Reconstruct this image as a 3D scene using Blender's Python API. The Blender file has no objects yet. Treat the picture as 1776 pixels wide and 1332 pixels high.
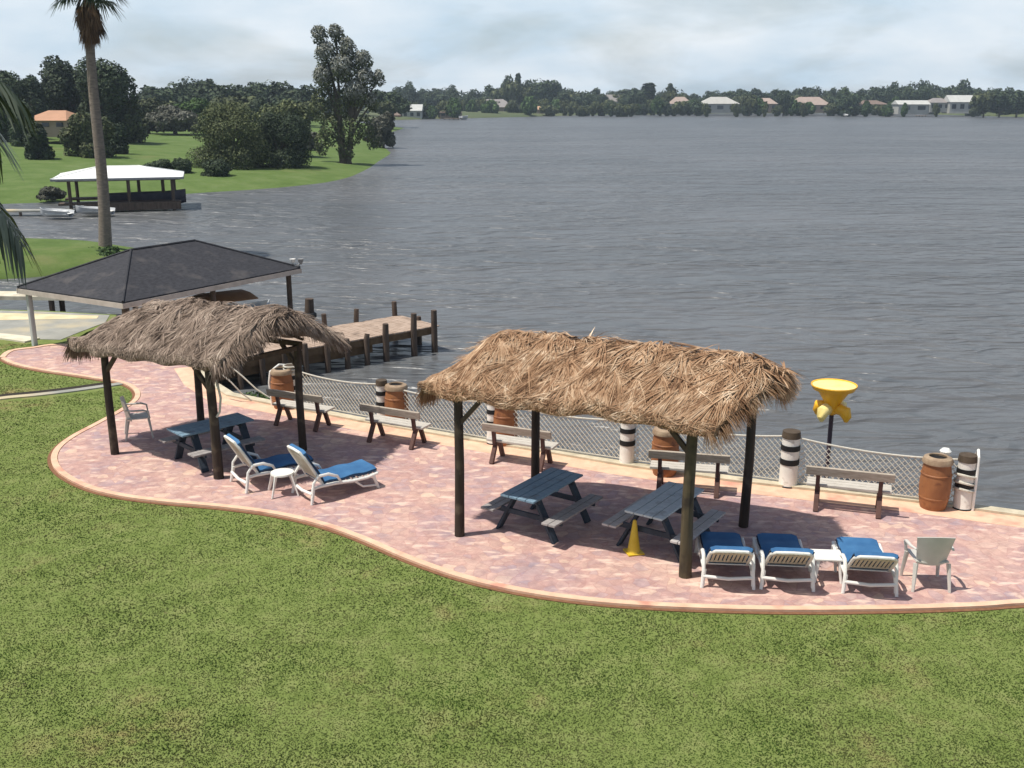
import bpy, math, random
import numpy as np
from mathutils import Vector, Matrix
from mathutils.geometry import tessellate_polygon
R = math.radians
rnd = random.Random(7)
rng = np.random.default_rng(11)
scene = bpy.context.scene
COL = scene.collection

# ------------------------------------------------------------------ camera
F, CX, CY, H, PITCH = 1800.0, 888.0, 666.0, 7.0, R(15.35)
cam_d = bpy.data.cameras.new('camera'); cam = bpy.data.objects.new('camera', cam_d)
COL.objects.link(cam); scene.camera = cam
cam.location = (0, 0, H); cam.rotation_euler = (R(90) - PITCH, 0, 0)
cam_d.sensor_width = 36.0; cam_d.lens = 36.0 * F / 1776.0
cam_d.clip_start = 0.1; cam_d.clip_end = 9000

def W(px, py, z=0.0):
    """survey helper: the world point at height z seen at photo position px, py"""
    a = math.atan((py - CY) / F) + PITCH
    d = (H - z) / math.tan(a)
    cd = d * math.cos(PITCH) + (H - z) * math.sin(PITCH)
    return Vector(((px - CX) / F * cd, d, z))
def AT(px, d, z=0.0):
    cd = d * math.cos(PITCH) + (H - z) * math.sin(PITCH)
    return Vector(((px - CX) / F * cd, d, z))
def ZT(py, d):
    return H - d * math.tan(math.atan((py - CY) / F) + PITCH)

# ------------------------------------------------------------------ objects
def tag(o, label=None, cat=None, group=None, kind=None):
    if label: o['label'] = label
    if cat: o['category'] = cat
    if group: o['group'] = group
    if kind: o['kind'] = kind
    return o
def empty(name, loc=(0, 0, 0), rz=0.0, **k):
    o = bpy.data.objects.new(name, None); COL.objects.link(o)
    o.location = loc; o.rotation_euler = (0, 0, rz); o.empty_display_size = 0.2
    return tag(o, **k)
def copy_tree(o, parent=None):
    c = o.copy(); COL.objects.link(c)
    if parent: c.parent = parent
    for ch in list(o.children): copy_tree(ch, c)
    return c
def place(o, loc, rz=0.0, label=None, group=None, sc=None):
    o.location = loc; o.rotation_euler = (0, 0, rz)
    if label: o['label'] = label
    if group: o['group'] = group
    if sc is not None: o.scale = sc if hasattr(sc, '__len__') else (sc, sc, sc)
    return o

class MB:
    def __init__(s): s.v = []; s.f = []
    def add(s, vs, fs):
        n = len(s.v); s.v += [tuple(v) for v in vs]; s.f += [tuple(i + n for i in f) for f in fs]; return s
    def box(s, c, size, M=None):
        x, y, z = [k / 2 for k in size]
        vs = [Vector((i * x, j * y, k * z)) for i in (-1, 1) for j in (-1, 1) for k in (-1, 1)]
        if M is not None: vs = [M @ v for v in vs]
        vs = [v + Vector(c) for v in vs]
        return s.add(vs, [(0, 1, 3, 2), (4, 6, 7, 5), (0, 4, 5, 1), (2, 3, 7, 6), (0, 2, 6, 4), (1, 5, 7, 3)])
    def bar(s, p, q, w, h, up=(0, 0, 1), w2=None, h2=None):
        p, q, up = Vector(p), Vector(q), Vector(up); d = (q - p).normalized()
        a = d.cross(up)
        if a.length < 1e-4: a = d.cross(Vector((1, 0, 0)))
        a.normalize(); b = a.cross(d).normalized(); w2 = w2 or w; h2 = h2 or h
        vs = [p - a * w / 2 - b * h / 2, p + a * w / 2 - b * h / 2, p + a * w / 2 + b * h / 2, p - a * w / 2 + b * h / 2,
              q - a * w2 / 2 - b * h2 / 2, q + a * w2 / 2 - b * h2 / 2, q + a * w2 / 2 + b * h2 / 2, q - a * w2 / 2 + b * h2 / 2]
        return s.add(vs, [(3, 2, 1, 0), (4, 5, 6, 7), (0, 1, 5, 4), (1, 2, 6, 5), (2, 3, 7, 6), (3, 0, 4, 7)])
    def tube(s, pts, r, n=8, cap=True, squash=1.0):
        pts = [Vector(p) for p in pts]; m = len(pts)
        rs = r if hasattr(r, '__len__') else [r] * m
        base = len(s.v); ref = Vector((0.13, 0.31, 0.94)).normalized(); prev = None
        for i, p in enumerate(pts):
            t = (pts[min(i + 1, m - 1)] - pts[max(i - 1, 0)]).normalized()
            if prev is None:
                a = t.cross(ref)
                if a.length < .05: a = t.cross(Vector((1, 0, 0)))
            else: a = prev - t * prev.dot(t)
            a.normalize(); b = t.cross(a); prev = a
            for k in range(n):
                th = 2 * math.pi * k / n
                s.v.append(tuple(p + (a * math.cos(th) + b * math.sin(th) * squash) * rs[i]))
        for i in range(m - 1):
            for k in range(n):
                k2 = (k + 1) % n
                s.f.append((base + i * n + k, base + i * n + k2, base + (i + 1) * n + k2, base + (i + 1) * n + k))
        if cap:
            s.f.append(tuple(base + k for k in reversed(range(n)))); s.f.append(tuple(base + (m - 1) * n + k for k in range(n)))
        return s
    def lathe(s, prof, c=(0, 0, 0), n=20, sx=1.0, sy=1.0):
        base = len(s.v); c = Vector(c)
        for r, z in prof:
            for k in range(n):
                th = 2 * math.pi * k / n
                s.v.append((c.x + r * sx * math.cos(th), c.y + r * sy * math.sin(th), c.z + z))
        for i in range(len(prof) - 1):
            for k in range(n):
                k2 = (k + 1) % n
                s.f.append((base + i * n + k, base + i * n + k2, base + (i + 1) * n + k2, base + (i + 1) * n + k))
        if prof[0][0] > 1e-4: s.f.append(tuple(base + k for k in reversed(range(n))))
        if prof[-1][0] > 1e-4: s.f.append(tuple(base + (len(prof) - 1) * n + k for k in range(n)))
        return s
    def sheet(s, grid, th, nrm=None):
        """grid: rows of Vectors -> closed slab of thickness th"""
        nr, nc = len(grid), len(grid[0]); N = [[None] * nc for _ in range(nr)]
        for i in range(nr):
            for j in range(nc):
                a = grid[min(i + 1, nr - 1)][j] - grid[max(i - 1, 0)][j]
                b = grid[i][min(j + 1, nc - 1)] - grid[i][max(j - 1, 0)]
                n = a.cross(b); n = n.normalized() if n.length > 1e-9 else Vector((0, 0, 1)); N[i][j] = n
        vs = [grid[i][j] for i in range(nr) for j in range(nc)] + [grid[i][j] - N[i][j] * th for i in range(nr) for j in range(nc)]
        o = nr * nc; fs = []
        for i in range(nr - 1):
            for j in range(nc - 1):
                a, b, c, d = i * nc + j, i * nc + j + 1, (i + 1) * nc + j + 1, (i + 1) * nc + j
                fs.append((a, d, c, b)); fs.append((o + a, o + b, o + c, o + d))
        for i in range(nr - 1):
            a, d = i * nc, (i + 1) * nc; fs.append((a, o + a, o + d, d))
            a, d = i * nc + nc - 1, (i + 1) * nc + nc - 1; fs.append((a, d, o + d, o + a))
        for j in range(nc - 1):
            a, b = j, j + 1; fs.append((a, b, o + b, o + a))
            a, b = (nr - 1) * nc + j, (nr - 1) * nc + j + 1; fs.append((a, o + a, o + b, b))
        return s.add(vs, fs)
    def build(s, name, mat, parent=None, smooth=False, bevel=0.0, label=None):
        me = bpy.data.meshes.new(name); me.from_pydata(s.v, [], s.f); me.update()
        me.materials.append(mat)
        import bmesh
        bm = bmesh.new(); bm.from_mesh(me); bmesh.ops.recalc_face_normals(bm, faces=bm.faces)
        if bevel: bmesh.ops.bevel(bm, geom=bm.edges[:] , offset=bevel, segments=1, affect='EDGES', clamp_overlap=True)
        bm.to_mesh(me); bm.free()
        if smooth:
            me.polygons.foreach_set('use_smooth', [True] * len(me.polygons))
            try: me.set_sharp_from_angle(angle=R(40))
            except Exception: pass
        o = bpy.data.objects.new(name, me); COL.objects.link(o)
        if parent: o.parent = parent
        if label: o['label'] = label
        return o

def np_mesh(name, V, Q, mat, parent=None, smooth=False):
    """fast mesh from numpy: V (n,3), Q (m,k)"""
    V = np.asarray(V, dtype=np.float32); Q = np.asarray(Q, dtype=np.int32); m, k = Q.shape
    me = bpy.data.meshes.new(name)
    me.vertices.add(len(V)); me.vertices.foreach_set('co', V.ravel())
    me.loops.add(m * k); me.loops.foreach_set('vertex_index', Q.ravel())
    me.polygons.add(m); me.polygons.foreach_set('loop_start', np.arange(0, m * k, k, dtype=np.int32))
    try: me.polygons.foreach_set('loop_total', np.full(m, k, dtype=np.int32))
    except Exception: pass
    me.materials.append(mat); me.update(calc_edges=True); me.validate()
    if smooth: me.polygons.foreach_set('use_smooth', [True] * len(me.polygons))
    o = bpy.data.objects.new(name, me); COL.objects.link(o)
    if parent: o.parent = parent
    return o

# ------------------------------------------------------------------ materials
def srgb(r, g, b):
    f = lambda c: (c / 255 / 12.92) if c / 255 <= .04045 else ((c / 255 + .055) / 1.055) ** 2.4
    return (f(r), f(g), f(b), 1)
class NT:
    def __init__(s, name):
        s.m = bpy.data.materials.new(name); s.m.use_nodes = True; s.t = s.m.node_tree; s.n = s.t.nodes; s.l = s.t.links
        s.b = s.n['Principled BSDF']; s.tc = s.n.new('ShaderNodeTexCoord')
    def node(s, ty, **k):
        x = s.n.new(ty)
        for a, b in k.items(): setattr(x, a, b)
        return x
    def mapping(s, scale=(1, 1, 1), src='Object', rot=(0, 0, 0)):
        m = s.node('ShaderNodeMapping'); s.l.new(s.tc.outputs[src], m.inputs[0]); m.inputs['Scale'].default_value = scale; m.inputs['Rotation'].default_value = rot
        return m.outputs[0]
    def noise(s, scale, vec, detail=4, rough=.55, dist=0):
        x = s.node('ShaderNodeTexNoise'); s.l.new(vec, x.inputs['Vector']); x.inputs['Scale'].default_value = scale
        x.inputs['Detail'].default_value = detail; x.inputs['Roughness'].default_value = rough; x.inputs['Distortion'].default_value = dist
        return x.outputs['Fac']
    def ramp(s, fac, stops, interp='LINEAR'):
        x = s.node('ShaderNodeValToRGB'); s.l.new(fac, x.inputs[0]); e = x.color_ramp.elements; x.color_ramp.interpolation = interp
        while len(e) < len(stops): e.new(.5)
        for el, (p, c) in zip(e, stops): el.position = p; el.color = c if len(c) == 4 else (*c, 1)
        return x.outputs[0]
    def mix(s, fac, a, b, mode='MIX'):
        x = s.node('ShaderNodeMix', data_type='RGBA', blend_type=mode)
        for i, v in ((0, fac), (6, a), (7, b)):
            if hasattr(v, 'is_linked'): s.l.new(v, x.inputs[i])
            else: x.inputs[i].default_value = v
        return x.outputs[2]
    def math(s, op, a, b=None, clamp=False):
        x = s.node('ShaderNodeMath', operation=op, use_clamp=clamp)
        for i, v in ((0, a), (1, b)):
            if v is None: continue
            if hasattr(v, 'is_linked'): s.l.new(v, x.inputs[i])
            else: x.inputs[i].default_value = v
        return x.outputs[0]
    def bump(s, h, strength=.5, dist=.02, base=None):
        x = s.node('ShaderNodeBump'); s.l.new(h, x.inputs['Height']); x.inputs['Strength'].default_value = strength; x.inputs['Distance'].default_value = dist
        if base is not None: s.l.new(base, x.inputs['Normal'])
        s.l.new(x.outputs[0], s.b.inputs['Normal']); return x.outputs[0]
    def col(s, c):
        if hasattr(c, 'is_linked'): s.l.new(c, s.b.inputs['Base Color'])
        else: s.b.inputs['Base Color'].default_value = c
    def done(s, rough=.6, spec=.5, metal=0):
        s.b.inputs['Roughness'].default_value = rough; s.b.inputs['Specular IOR Level'].default_value = spec; s.b.inputs['Metallic'].default_value = metal
        return s.m
def simple(name, c1, c2, scale=6, rough=.6, stretch=(1, 1, 1), bump=.3, bd=.01, spec=.4, c3=None, dirt=None, detail=5):
    t = NT(name); v = t.mapping(stretch); n = t.noise(scale, v, detail)
    st = [(.3, c1), (.7, c2)] if c3 is None else [(.28, c1), (.5, c2), (.72, c3)]
    c = t.ramp(n, st)
    if dirt:
        n2 = t.noise(dirt[1], t.mapping(), 3); f = t.ramp(n2, [(dirt[2], (0, 0, 0)), (dirt[2] + .15, (1, 1, 1))])
        c = t.mix(f, c, dirt[0])
    t.col(c)
    if bump: t.bump(t.noise(scale * 3, v, 4), bump, bd)
    return t.done(rough, spec)
def island(name, stops, rough=.7, scale=.8, var=.35, spec=.25, transl=0.0, dark=(.3, .3, .3, 1)):
    """colour varies from leaf to leaf (random per mesh island) and in broad patches"""
    t = NT(name); g = t.node('ShaderNodeNewGeometry')
    n = t.math('ADD', t.math('MULTIPLY', t.math('SUBTRACT', t.noise(scale, t.mapping(), 3), .5), 2.4), .5, True)
    f = t.math('ADD', t.math('MULTIPLY', g.outputs['Random Per Island'], 1 - var), t.math('MULTIPLY', n, var), True)
    c = t.ramp(f, stops)
    oi = t.node('ShaderNodeObjectInfo'); hs = t.node('ShaderNodeHueSaturation')
    v = t.math('ADD', t.math('MULTIPLY', oi.outputs['Random'], .45), .78); t.l.new(v, hs.inputs['Value'])
    t.l.new(c, hs.inputs['Color']); t.col(hs.outputs[0])
    m = t.done(rough, spec)
    if transl:
        tr = t.node('ShaderNodeBsdfTranslucent'); t.l.new(hs.outputs[0], tr.inputs[0]); mx = t.node('ShaderNodeMixShader'); mx.inputs[0].default_value = transl
        t.l.new(t.b.outputs[0], mx.inputs[1]); t.l.new(tr.outputs[0], mx.inputs[2]); t.l.new(mx.outputs[0], t.n['Material Output'].inputs[0])
    return m

def mat_lawn(name, far=False):
    t = NT(name); v = t.mapping()
    big = t.noise(.35 if not far else .05, v, 4, .6); mid = t.noise(2.3 if not far else .4, v, 5, .65); fine = t.noise(22 if not far else 3, v, 3, .7)
    g = t.ramp(mid, [(.3, (.125, .165, .042)), (.5, (.165, .205, .060)), (.72, (.22, .24, .09))])
    g2 = t.ramp(fine, [(.3, (.82, .86, .8)), (.7, (1.15, 1.15, 1.1))])
    c = t.mix(.6 if far else .8, g, g2, 'MULTIPLY')
    br = t.ramp(big, [(.56, (0, 0, 0)), (.74, (1, 1, 1))]); br = t.math('MULTIPLY', br, t.ramp(mid, [(.4, (0, 0, 0)), (.62, (1, 1, 1))]))
    c = t.mix(t.math('MULTIPLY', br, .75), c, (.30, .21, .10, 1))
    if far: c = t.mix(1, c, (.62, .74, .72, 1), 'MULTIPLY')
    t.col(c)
    t.bump(fine, .6, .03); return t.done(.9, .1)
def mat_blades():
    t = NT('grass_blades'); v = t.mapping(); g = t.node('ShaderNodeNewGeometry')
    big = t.noise(.35, v, 4, .6); mid = t.noise(2.3, v, 5, .65)
    c = t.ramp(g.outputs['Random Per Island'], [(0, (.118, .172, .042)), (.5, (.133, .186, .049)), (.9, (.152, .198, .060)), (1, (.22, .225, .10))])
    c = t.mix(.75, c, t.ramp(mid, [(.32, (.66, .74, .60)), (.5, (1, 1, 1)), (.7, (1.30, 1.14, 1.2))]), 'MULTIPLY')
    lg = t.ramp(t.noise(.55, t.mapping((1, 1.4, 1)), 3), [(.35, (.70, .88, .64)), (.62, (1.16, 1.06, 1.2))]); c = t.mix(1, c, lg, 'MULTIPLY')
    sm = t.ramp(t.noise(3.4, t.mapping((1, .6, 1)), 5, .7), [(.3, (.66, .74, .64)), (.7, (1.38, 1.28, 1.5))]); c = t.mix(1, c, sm, 'MULTIPLY')
    sp = t.ramp(t.noise(4.2, t.mapping((1.2, .8, 1)), 2), [(.66, (0, 0, 0)), (.74, (1, 1, 1))]); c = t.mix(t.math('MULTIPLY', sp, .6), c, (.36, .30, .17, 1))
    br = t.ramp(big, [(.50, (0, 0, 0)), (.66, (1, 1, 1))]); br = t.math('MULTIPLY', br, t.ramp(mid, [(.38, (0, 0, 0)), (.58, (1, 1, 1))]))
    c = t.mix(t.math('MULTIPLY', br, .7), c, (.26, .20, .10, 1)); t.col(c)
    vm = t.node('ShaderNodeVectorMath', operation='MULTIPLY_ADD'); t.l.new(g.outputs['Normal'], vm.inputs[0]); vm.inputs[1].default_value = (.12, .12, .12); vm.inputs[2].default_value = (0, 0, 1)
    nv = t.node('ShaderNodeVectorMath', operation='NORMALIZE'); t.l.new(vm.outputs[0], nv.inputs[0]); t.l.new(nv.outputs[0], t.b.inputs['Normal'])
    tr = t.node('ShaderNodeBsdfTranslucent'); t.l.new(c, tr.inputs[0]); mx = t.node('ShaderNodeMixShader'); mx.inputs[0].default_value = .35
    t.l.new(t.b.outputs[0], mx.inputs[1]); t.l.new(tr.outputs[0], mx.inputs[2]); t.l.new(mx.outputs[0], t.n['Material Output'].inputs[0])
    return t.done(.8, .1)
def mat_patio():
    t = NT('stamped_patio'); v = t.mapping((1, 1.0, 1), rot=(0, 0, R(24)))
    w = t.node('ShaderNodeTexNoise'); t.l.new(v, w.inputs['Vector']); w.inputs['Scale'].default_value = 2.2
    off = t.node('ShaderNodeVectorMath', operation='MULTIPLY_ADD'); t.l.new(w.outputs['Color'], off.inputs[0]); off.inputs[1].default_value = (.25, .25, 0); t.l.new(v, off.inputs[2])
    vo = t.node('ShaderNodeTexVoronoi', feature='F1'); t.l.new(off.outputs[0], vo.inputs['Vector']); vo.inputs['Scale'].default_value = 5.2
    ed = t.node('ShaderNodeTexVoronoi', feature='DISTANCE_TO_EDGE'); t.l.new(off.outputs[0], ed.inputs['Vector']); ed.inputs['Scale'].default_value = 5.2
    sep = t.node('ShaderNodeSeparateColor'); t.l.new(vo.outputs['Color'], sep.inputs[0])
    stone = t.ramp(sep.outputs[0], [(0, srgb(180, 140, 130)), (.3, srgb(194, 158, 146)), (.5, srgb(170, 138, 136)), (.66, srgb(202, 168, 152)), (.82, srgb(160, 140, 146)), (.95, srgb(232, 200, 170))], 'CONSTANT')
    patch = t.ramp(t.noise(.8, v, 4), [(.3, srgb(158, 138, 142)), (.5, srgb(188, 150, 140)), (.7, srgb(206, 172, 154))])
    c = t.mix(.62, stone, patch)
    blot = t.ramp(t.noise(6, v, 5, .7), [(.3, (.74, .76, .79)), (.7, (1.14, 1.18, 1.16))]); c = t.mix(1, c, blot, 'MULTIPLY')
    j = t.ramp(ed.outputs['Distance'], [(.0, (1, 1, 1)), (.06, (0, 0, 0))])
    c = t.mix(t.math('MULTIPLY', j, .38), c, srgb(160, 112, 106))
    st = t.ramp(t.noise(2.3, t.mapping((1, 2.6, 1)), 4), [(.56, (0, 0, 0)), (.66, (1, 1, 1))])
    c = t.mix(t.math('MULTIPLY', st, .6), c, srgb(232, 204, 184)); 
    sp = t.ramp(t.noise(.55, v, 2), [(.6, (0, 0, 0)), (.75, (1, 1, 1))]); c = t.mix(t.math('MULTIPLY', sp, .35), c, srgb(160, 140, 150))
    t.col(c); t.bump(t.math('ADD', ed.outputs['Distance'], t.math('MULTIPLY', t.noise(30, v, 3), .3)), .35, .01)
    return t.done(.75, .3)
def mat_water():
    t = NT('lake_water')
    t.col(t.ramp(t.noise(.02, t.mapping((1, 2, 1)), 3), [(.35, (.096, .100, .102)), (.65, (.126, .128, .130))]))
    v1 = t.mapping((.45, 1.25, 1), rot=(0, 0, R(-8))); v2 = t.mapping((.75, 1.3, 1), rot=(0, 0, R(14)))
    n1 = t.noise(.85, v1, 2, .5, .6); n2 = t.noise(2.6, v2, 3, .5, .3); n5 = t.noise(.55, v2, 1, .4, .8); n3 = t.noise(.16, v1, 3, .5)
    amp = t.ramp(n3, [(.35, (.45, .45, .45)), (.65, (1, 1, 1))])
    n1 = t.math('SUBTRACT', 1.0, t.math('ABSOLUTE', t.math('SUBTRACT', t.math('MULTIPLY', n1, 2.0), 1.0)))
    h = t.math('ADD', t.math('MULTIPLY', n1, .95), t.math('MULTIPLY', n2, .20)); h = t.math('ADD', h, t.math('MULTIPLY', n5, 1.3)); h = t.math('MULTIPLY', h, amp)
    t.bump(h, 1.0, .62)
    t.b.inputs['IOR'].default_value = 1.33
    return t.done(.34, .5)

M = {}
M['lawn'] = mat_lawn('lawn_grass'); M['farlawn'] = mat_lawn('far_lawn', True); M['blades'] = mat_blades(); M['patio'] = mat_patio(); M['water'] = mat_water()
M['curb'] = simple('curb_concrete', srgb(210, 168, 140), srgb(226, 190, 160), 4, .8, bump=.4, dirt=(srgb(196, 140, 120), 1.5, .55))
M['cap'] = simple('seawall_concrete', srgb(176, 166, 142), srgb(206, 194, 168), 5, .85, bump=.4, dirt=(srgb(120, 110, 90), 1.3, .58))
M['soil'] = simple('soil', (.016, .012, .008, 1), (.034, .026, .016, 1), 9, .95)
M['redsoil'] = simple('mulch', (.16, .07, .035, 1), (.24, .12, .06, 1), 14, .95)
M['conc'] = simple('pale_concrete', srgb(196, 186, 160), srgb(220, 212, 190), 2, .85, dirt=(srgb(150, 140, 120), .8, .55))
M['ramp'] = simple('ramp_concrete', srgb(134, 134, 126), srgb(160, 158, 148), 1.5, .85, dirt=(srgb(186, 172, 140), .35, .52))
M['sand'] = simple('sand', srgb(196, 180, 140), srgb(222, 206, 168), 2, .9)
M['post'] = simple('dark_post_wood', (.020, .013, .009, 1), (.050, .033, .022, 1), 10, .7, (1, 1, .15), .5, dirt=((.10, .075, .05, 1), 3, .55))
M['postl'] = simple('olive_post_wood', (.055, .042, .022, 1), (.10, .078, .042, 1), 10, .7, (1, 1, .15), .5, dirt=((.03, .022, .014, 1), 3, .5))
M['beam'] = simple('beam_wood', (.05, .035, .02, 1), (.10, .07, .045, 1), 8, .8)
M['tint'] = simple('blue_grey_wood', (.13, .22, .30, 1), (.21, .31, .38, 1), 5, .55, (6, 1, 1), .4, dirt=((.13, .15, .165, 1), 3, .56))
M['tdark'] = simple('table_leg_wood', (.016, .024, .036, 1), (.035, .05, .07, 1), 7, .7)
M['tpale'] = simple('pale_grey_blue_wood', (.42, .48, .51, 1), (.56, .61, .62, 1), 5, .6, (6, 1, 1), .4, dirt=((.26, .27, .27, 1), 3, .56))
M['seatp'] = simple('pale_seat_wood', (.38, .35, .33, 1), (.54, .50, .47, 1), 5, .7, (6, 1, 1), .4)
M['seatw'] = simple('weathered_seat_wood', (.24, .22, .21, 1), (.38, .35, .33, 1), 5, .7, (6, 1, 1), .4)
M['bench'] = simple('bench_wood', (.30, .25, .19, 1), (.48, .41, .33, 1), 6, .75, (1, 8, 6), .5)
M['frost'] = simple('sunlit_seat_wood', (.42, .38, .32, 1), (.58, .54, .47, 1), 6, .75, (1, 8, 6), .4)  # paler bench wood, with the sunlight on the seat put into the colour
M['benchleg'] = simple('bench_leg_brown', (.075, .035, .026, 1), (.13, .065, .05, 1), 8, .7)
M['white'] = simple('white_plastic', (.72, .70, .64, 1), (.82, .80, .74, 1), 3, .4, bump=.05, dirt=((.55, .51, .42, 1), 4, .62))
M['slat'] = simple('aged_plastic_slat', (.46, .41, .31, 1), (.60, .55, .44, 1), 5, .5, bump=.1)
M['chair'] = simple('beige_plastic', (.52, .50, .44, 1), (.64, .61, .55, 1), 3, .45, bump=.05)
M['blue'] = simple('blue_cushion', (.025, .105, .24, 1), (.05, .165, .33, 1), 3, .8, bump=.4, bd=.02)
M['navy'] = simple('navy_piping', (.010, .020, .045, 1), (.02, .035, .07, 1), 6, .8)
M['barrel'] = simple('barrel_terracotta', (.22, .082, .030, 1), (.36, .15, .055, 1), 4, .6, (1, 1, .5), .4, dirt=((.17, .06, .025, 1), 5, .57))
M['barrelrim'] = simple('barrel_rim', (.24, .16, .10, 1), (.38, .28, .18, 1), 8, .6)
M['black'] = simple('black_band', (.004, .004, .005, 1), (.010, .010, .010, 1), 8, .6)
M['bwhite'] = simple('pile_white_paint', (.68, .65, .58, 1), (.80, .77, .70, 1), 5, .7, dirt=((.33, .28, .21, 1), 4, .58))
M['rope'] = simple('pale_rope', (.46, .43, .35, 1), (.62, .58, .50, 1), 30, .9)
M['net'] = simple('net_cord', (.50, .47, .38, 1), (.66, .62, .53, 1), 30, .9, bump=0)
M['yellow'] = simple('yellow_plastic', (.80, .38, .012, 1), (.88, .48, .03, 1), 3, .35, bump=.05)
M['yellowpale'] = simple('pale_yellow_inside', (.86, .66, .20, 1), (.9, .74, .32, 1), 3, .35, bump=.05)
M['pole'] = simple('dark_metal_pole', (.035, .022, .035, 1), (.07, .045, .06, 1), 6, .5)
M['cone'] = simple('cone_yellow', (.62, .40, .02, 1), (.72, .50, .05, 1), 6, .5, bump=.1, dirt=((.4, .25, .05, 1), 6, .6))
M['roofd'] = simple('dark_shingle', (.020, .020, .024, 1), (.042, .042, .048, 1), 7, .85, (1, 1, 4), .6, dirt=((.065, .06, .06, 1), 1.6, .55))
M['fascia'] = simple('fascia_board', (.42, .36, .31, 1), (.55, .48, .42, 1), 4, .7)
M['fasciag'] = simple('grey_fascia', (.20, .20, .20, 1), (.30, .30, .29, 1), 4, .7)
M['greypost'] = simple('pale_painted_post', (.40, .42, .40, 1), (.55, .56, .53, 1), 6, .7, (1, 1, .2))
M['pile'] = simple('pier_piling', (.055, .038, .028, 1), (.12, .085, .062, 1), 9, .85, (1, 1, .2), .6)
M['deck'] = simple('deck_plank', (.30, .215, .155, 1), (.46, .35, .27, 1), 3, .85, (1, 1, 1), .4, dirt=((.22, .16, .12, 1), 2, .58))
M['string'] = simple('pier_stringer', (.10, .06, .03, 1), (.17, .105, .055, 1), 6, .85)
M['bark'] = simple('bark', (.05, .038, .028, 1), (.12, .095, .07, 1), 5, .9, (1, 1, .3), .8, .05)
M['palmbark'] = simple('palm_bark', (.15, .12, .095, 1), (.27, .22, .175, 1), 4, .9, (1, 1, 3), .8, .05)
M['whiteroof'] = simple('white_metal_roof', (.78, .78, .74, 1), (.84, .84, .80, 1), 1, .5, bump=.05)
M['glass'] = simple('dark_window_glass', (.02, .025, .03, 1), (.04, .05, .06, 1), 1, .1, bump=0, spec=.6)
# ------------------------------------------------------------------ the setting
def catmull(P, n=6, closed=False):
    out = []; m = len(P)
    for i in range(m - 1):
        p0, p1, p2, p3 = P[max(i - 1, 0)], P[i], P[i + 1], P[min(i + 2, m - 1)]
        for k in range(n):
            t = k / n
            out.append(.5 * ((2 * p1) + (p2 - p0) * t + (2 * p0 - 5 * p1 + 4 * p2 - p3) * t * t + (3 * p1 - p0 - 3 * p2 + p3) * t ** 3))
    out.append(P[-1]); return out
def poly_slab(name, pts, ztop, zbot, mat, **k):
    mb = MB(); n = len(pts); P = [Vector((p[0], p[1], ztop)) for p in pts]
    tri = tessellate_polygon([P]); mb.add(P, tri)
    B = [Vector((p[0], p[1], zbot)) for p in pts]; mb.add(P + B, [(i, (i + 1) % n, n + (i + 1) % n, n + i) for i in range(n)])
    o = mb.build(name, mat); return tag(o, kind='structure', **k)
def strip(pts, wl, wr, zt, zb):
    mb = MB(); L = []; m = len(pts)
    for i, p in enumerate(pts):
        t = (pts[min(i + 1, m - 1)] - pts[max(i - 1, 0)]); t.z = 0; t.normalize(); nn = Vector((-t.y, t.x, 0))
        L.append((p + nn * wl, p - nn * wr))
    vs = []
    for a, b in L: vs += [(a.x, a.y, zt), (b.x, b.y, zt), (b.x, b.y, zb), (a.x, a.y, zb)]
    fs = []
    for i in range(m - 1):
        for k in range(4): fs.append((4 * i + k, 4 * i + (k + 1) % 4, 4 * i + 4 + (k + 1) % 4, 4 * i + 4 + k))
    fs += [(0, 1, 2, 3), (4 * m - 1, 4 * m - 2, 4 * m - 3, 4 * m - 4)]
    mb.add(vs, fs); return mb
V2 = lambda x, y: Vector((x, y, 0))
WALL = [V2(60, 2), V2(22, 12.2)] + [W(*p) for p in ((1776, 897), (1592, 872), (1391, 849), (1274, 836), (1078, 808), (968, 789), (783, 759), (632, 733), (560, 719), (470, 702), (400, 688))]
SHORE = [V2(-7.75, 25.6), V2(-8.5, 27.2), V2(-9.9, 28.6), V2(-12.0, 29.7), V2(-13.2, 30.4), V2(-13.25, 31.6), V2(-13.0, 33.0), V2(-13.3, 34.3), V2(-16, 35.0), V2(-22, 35.7), V2(-60, 38)]
LAND = WALL + SHORE + [V2(-60, -30), V2(60, -30)]
poly_slab('ground', [(p.x, p.y) for p in LAND], 0.0, -3.0, M['lawn'])
# lake bed: one sheet to the horizon, under the water
mb = MB(); mb.add([(-6000, -200, -3.2), (6000, -200, -3.2), (6000, 7000, -3.2), (-6000, 7000, -3.2)], [(0, 1, 2, 3)])
tag(mb.build('lake_bed', M['soil']), kind='structure')
mb = MB(); mb.add([(-5000, -100, -.8), (5000, -100, -.8), (5000, 6000, -.8), (-5000, 6000, -.8)], [(0, 1, 2, 3)])
tag(mb.build('lake_water', M['water']), kind='structure')

EDGE_PX = [(10, 622), (28, 631), (70, 641), (130, 650), (175, 657), (216, 664), (240, 676), (243, 692), (222, 710), (178, 735), (135, 758), (108, 779), (101, 800), (116, 822), (160, 845), (220, 860), (300, 870), (390, 878), (480, 890), (560, 908), (630, 932), (710, 966), (800, 998), (900, 1022), (1000, 1037), (1100, 1046), (1200, 1051), (1300, 1054), (1400, 1055), (1500, 1054), (1600, 1052), (1700, 1048), (1776, 1043)]
EDGE = catmull([W(*p) for p in EDGE_PX] + [V2(9.5, 13.75), V2(12.5, 13.5), V2(17, 12.2), V2(24, 9.8)], 5)
TOPL = catmull([W(*p) for p in ((10, 622), (24, 611), (60, 606), (100, 601))] + [V2(-11.8, 29.35)], 4)
WINS = [p.copy() for p in WALL[1:]] + [V2(-7.75, 25.6), V2(-8.5, 27.2), V2(-9.9, 28.5)]
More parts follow.
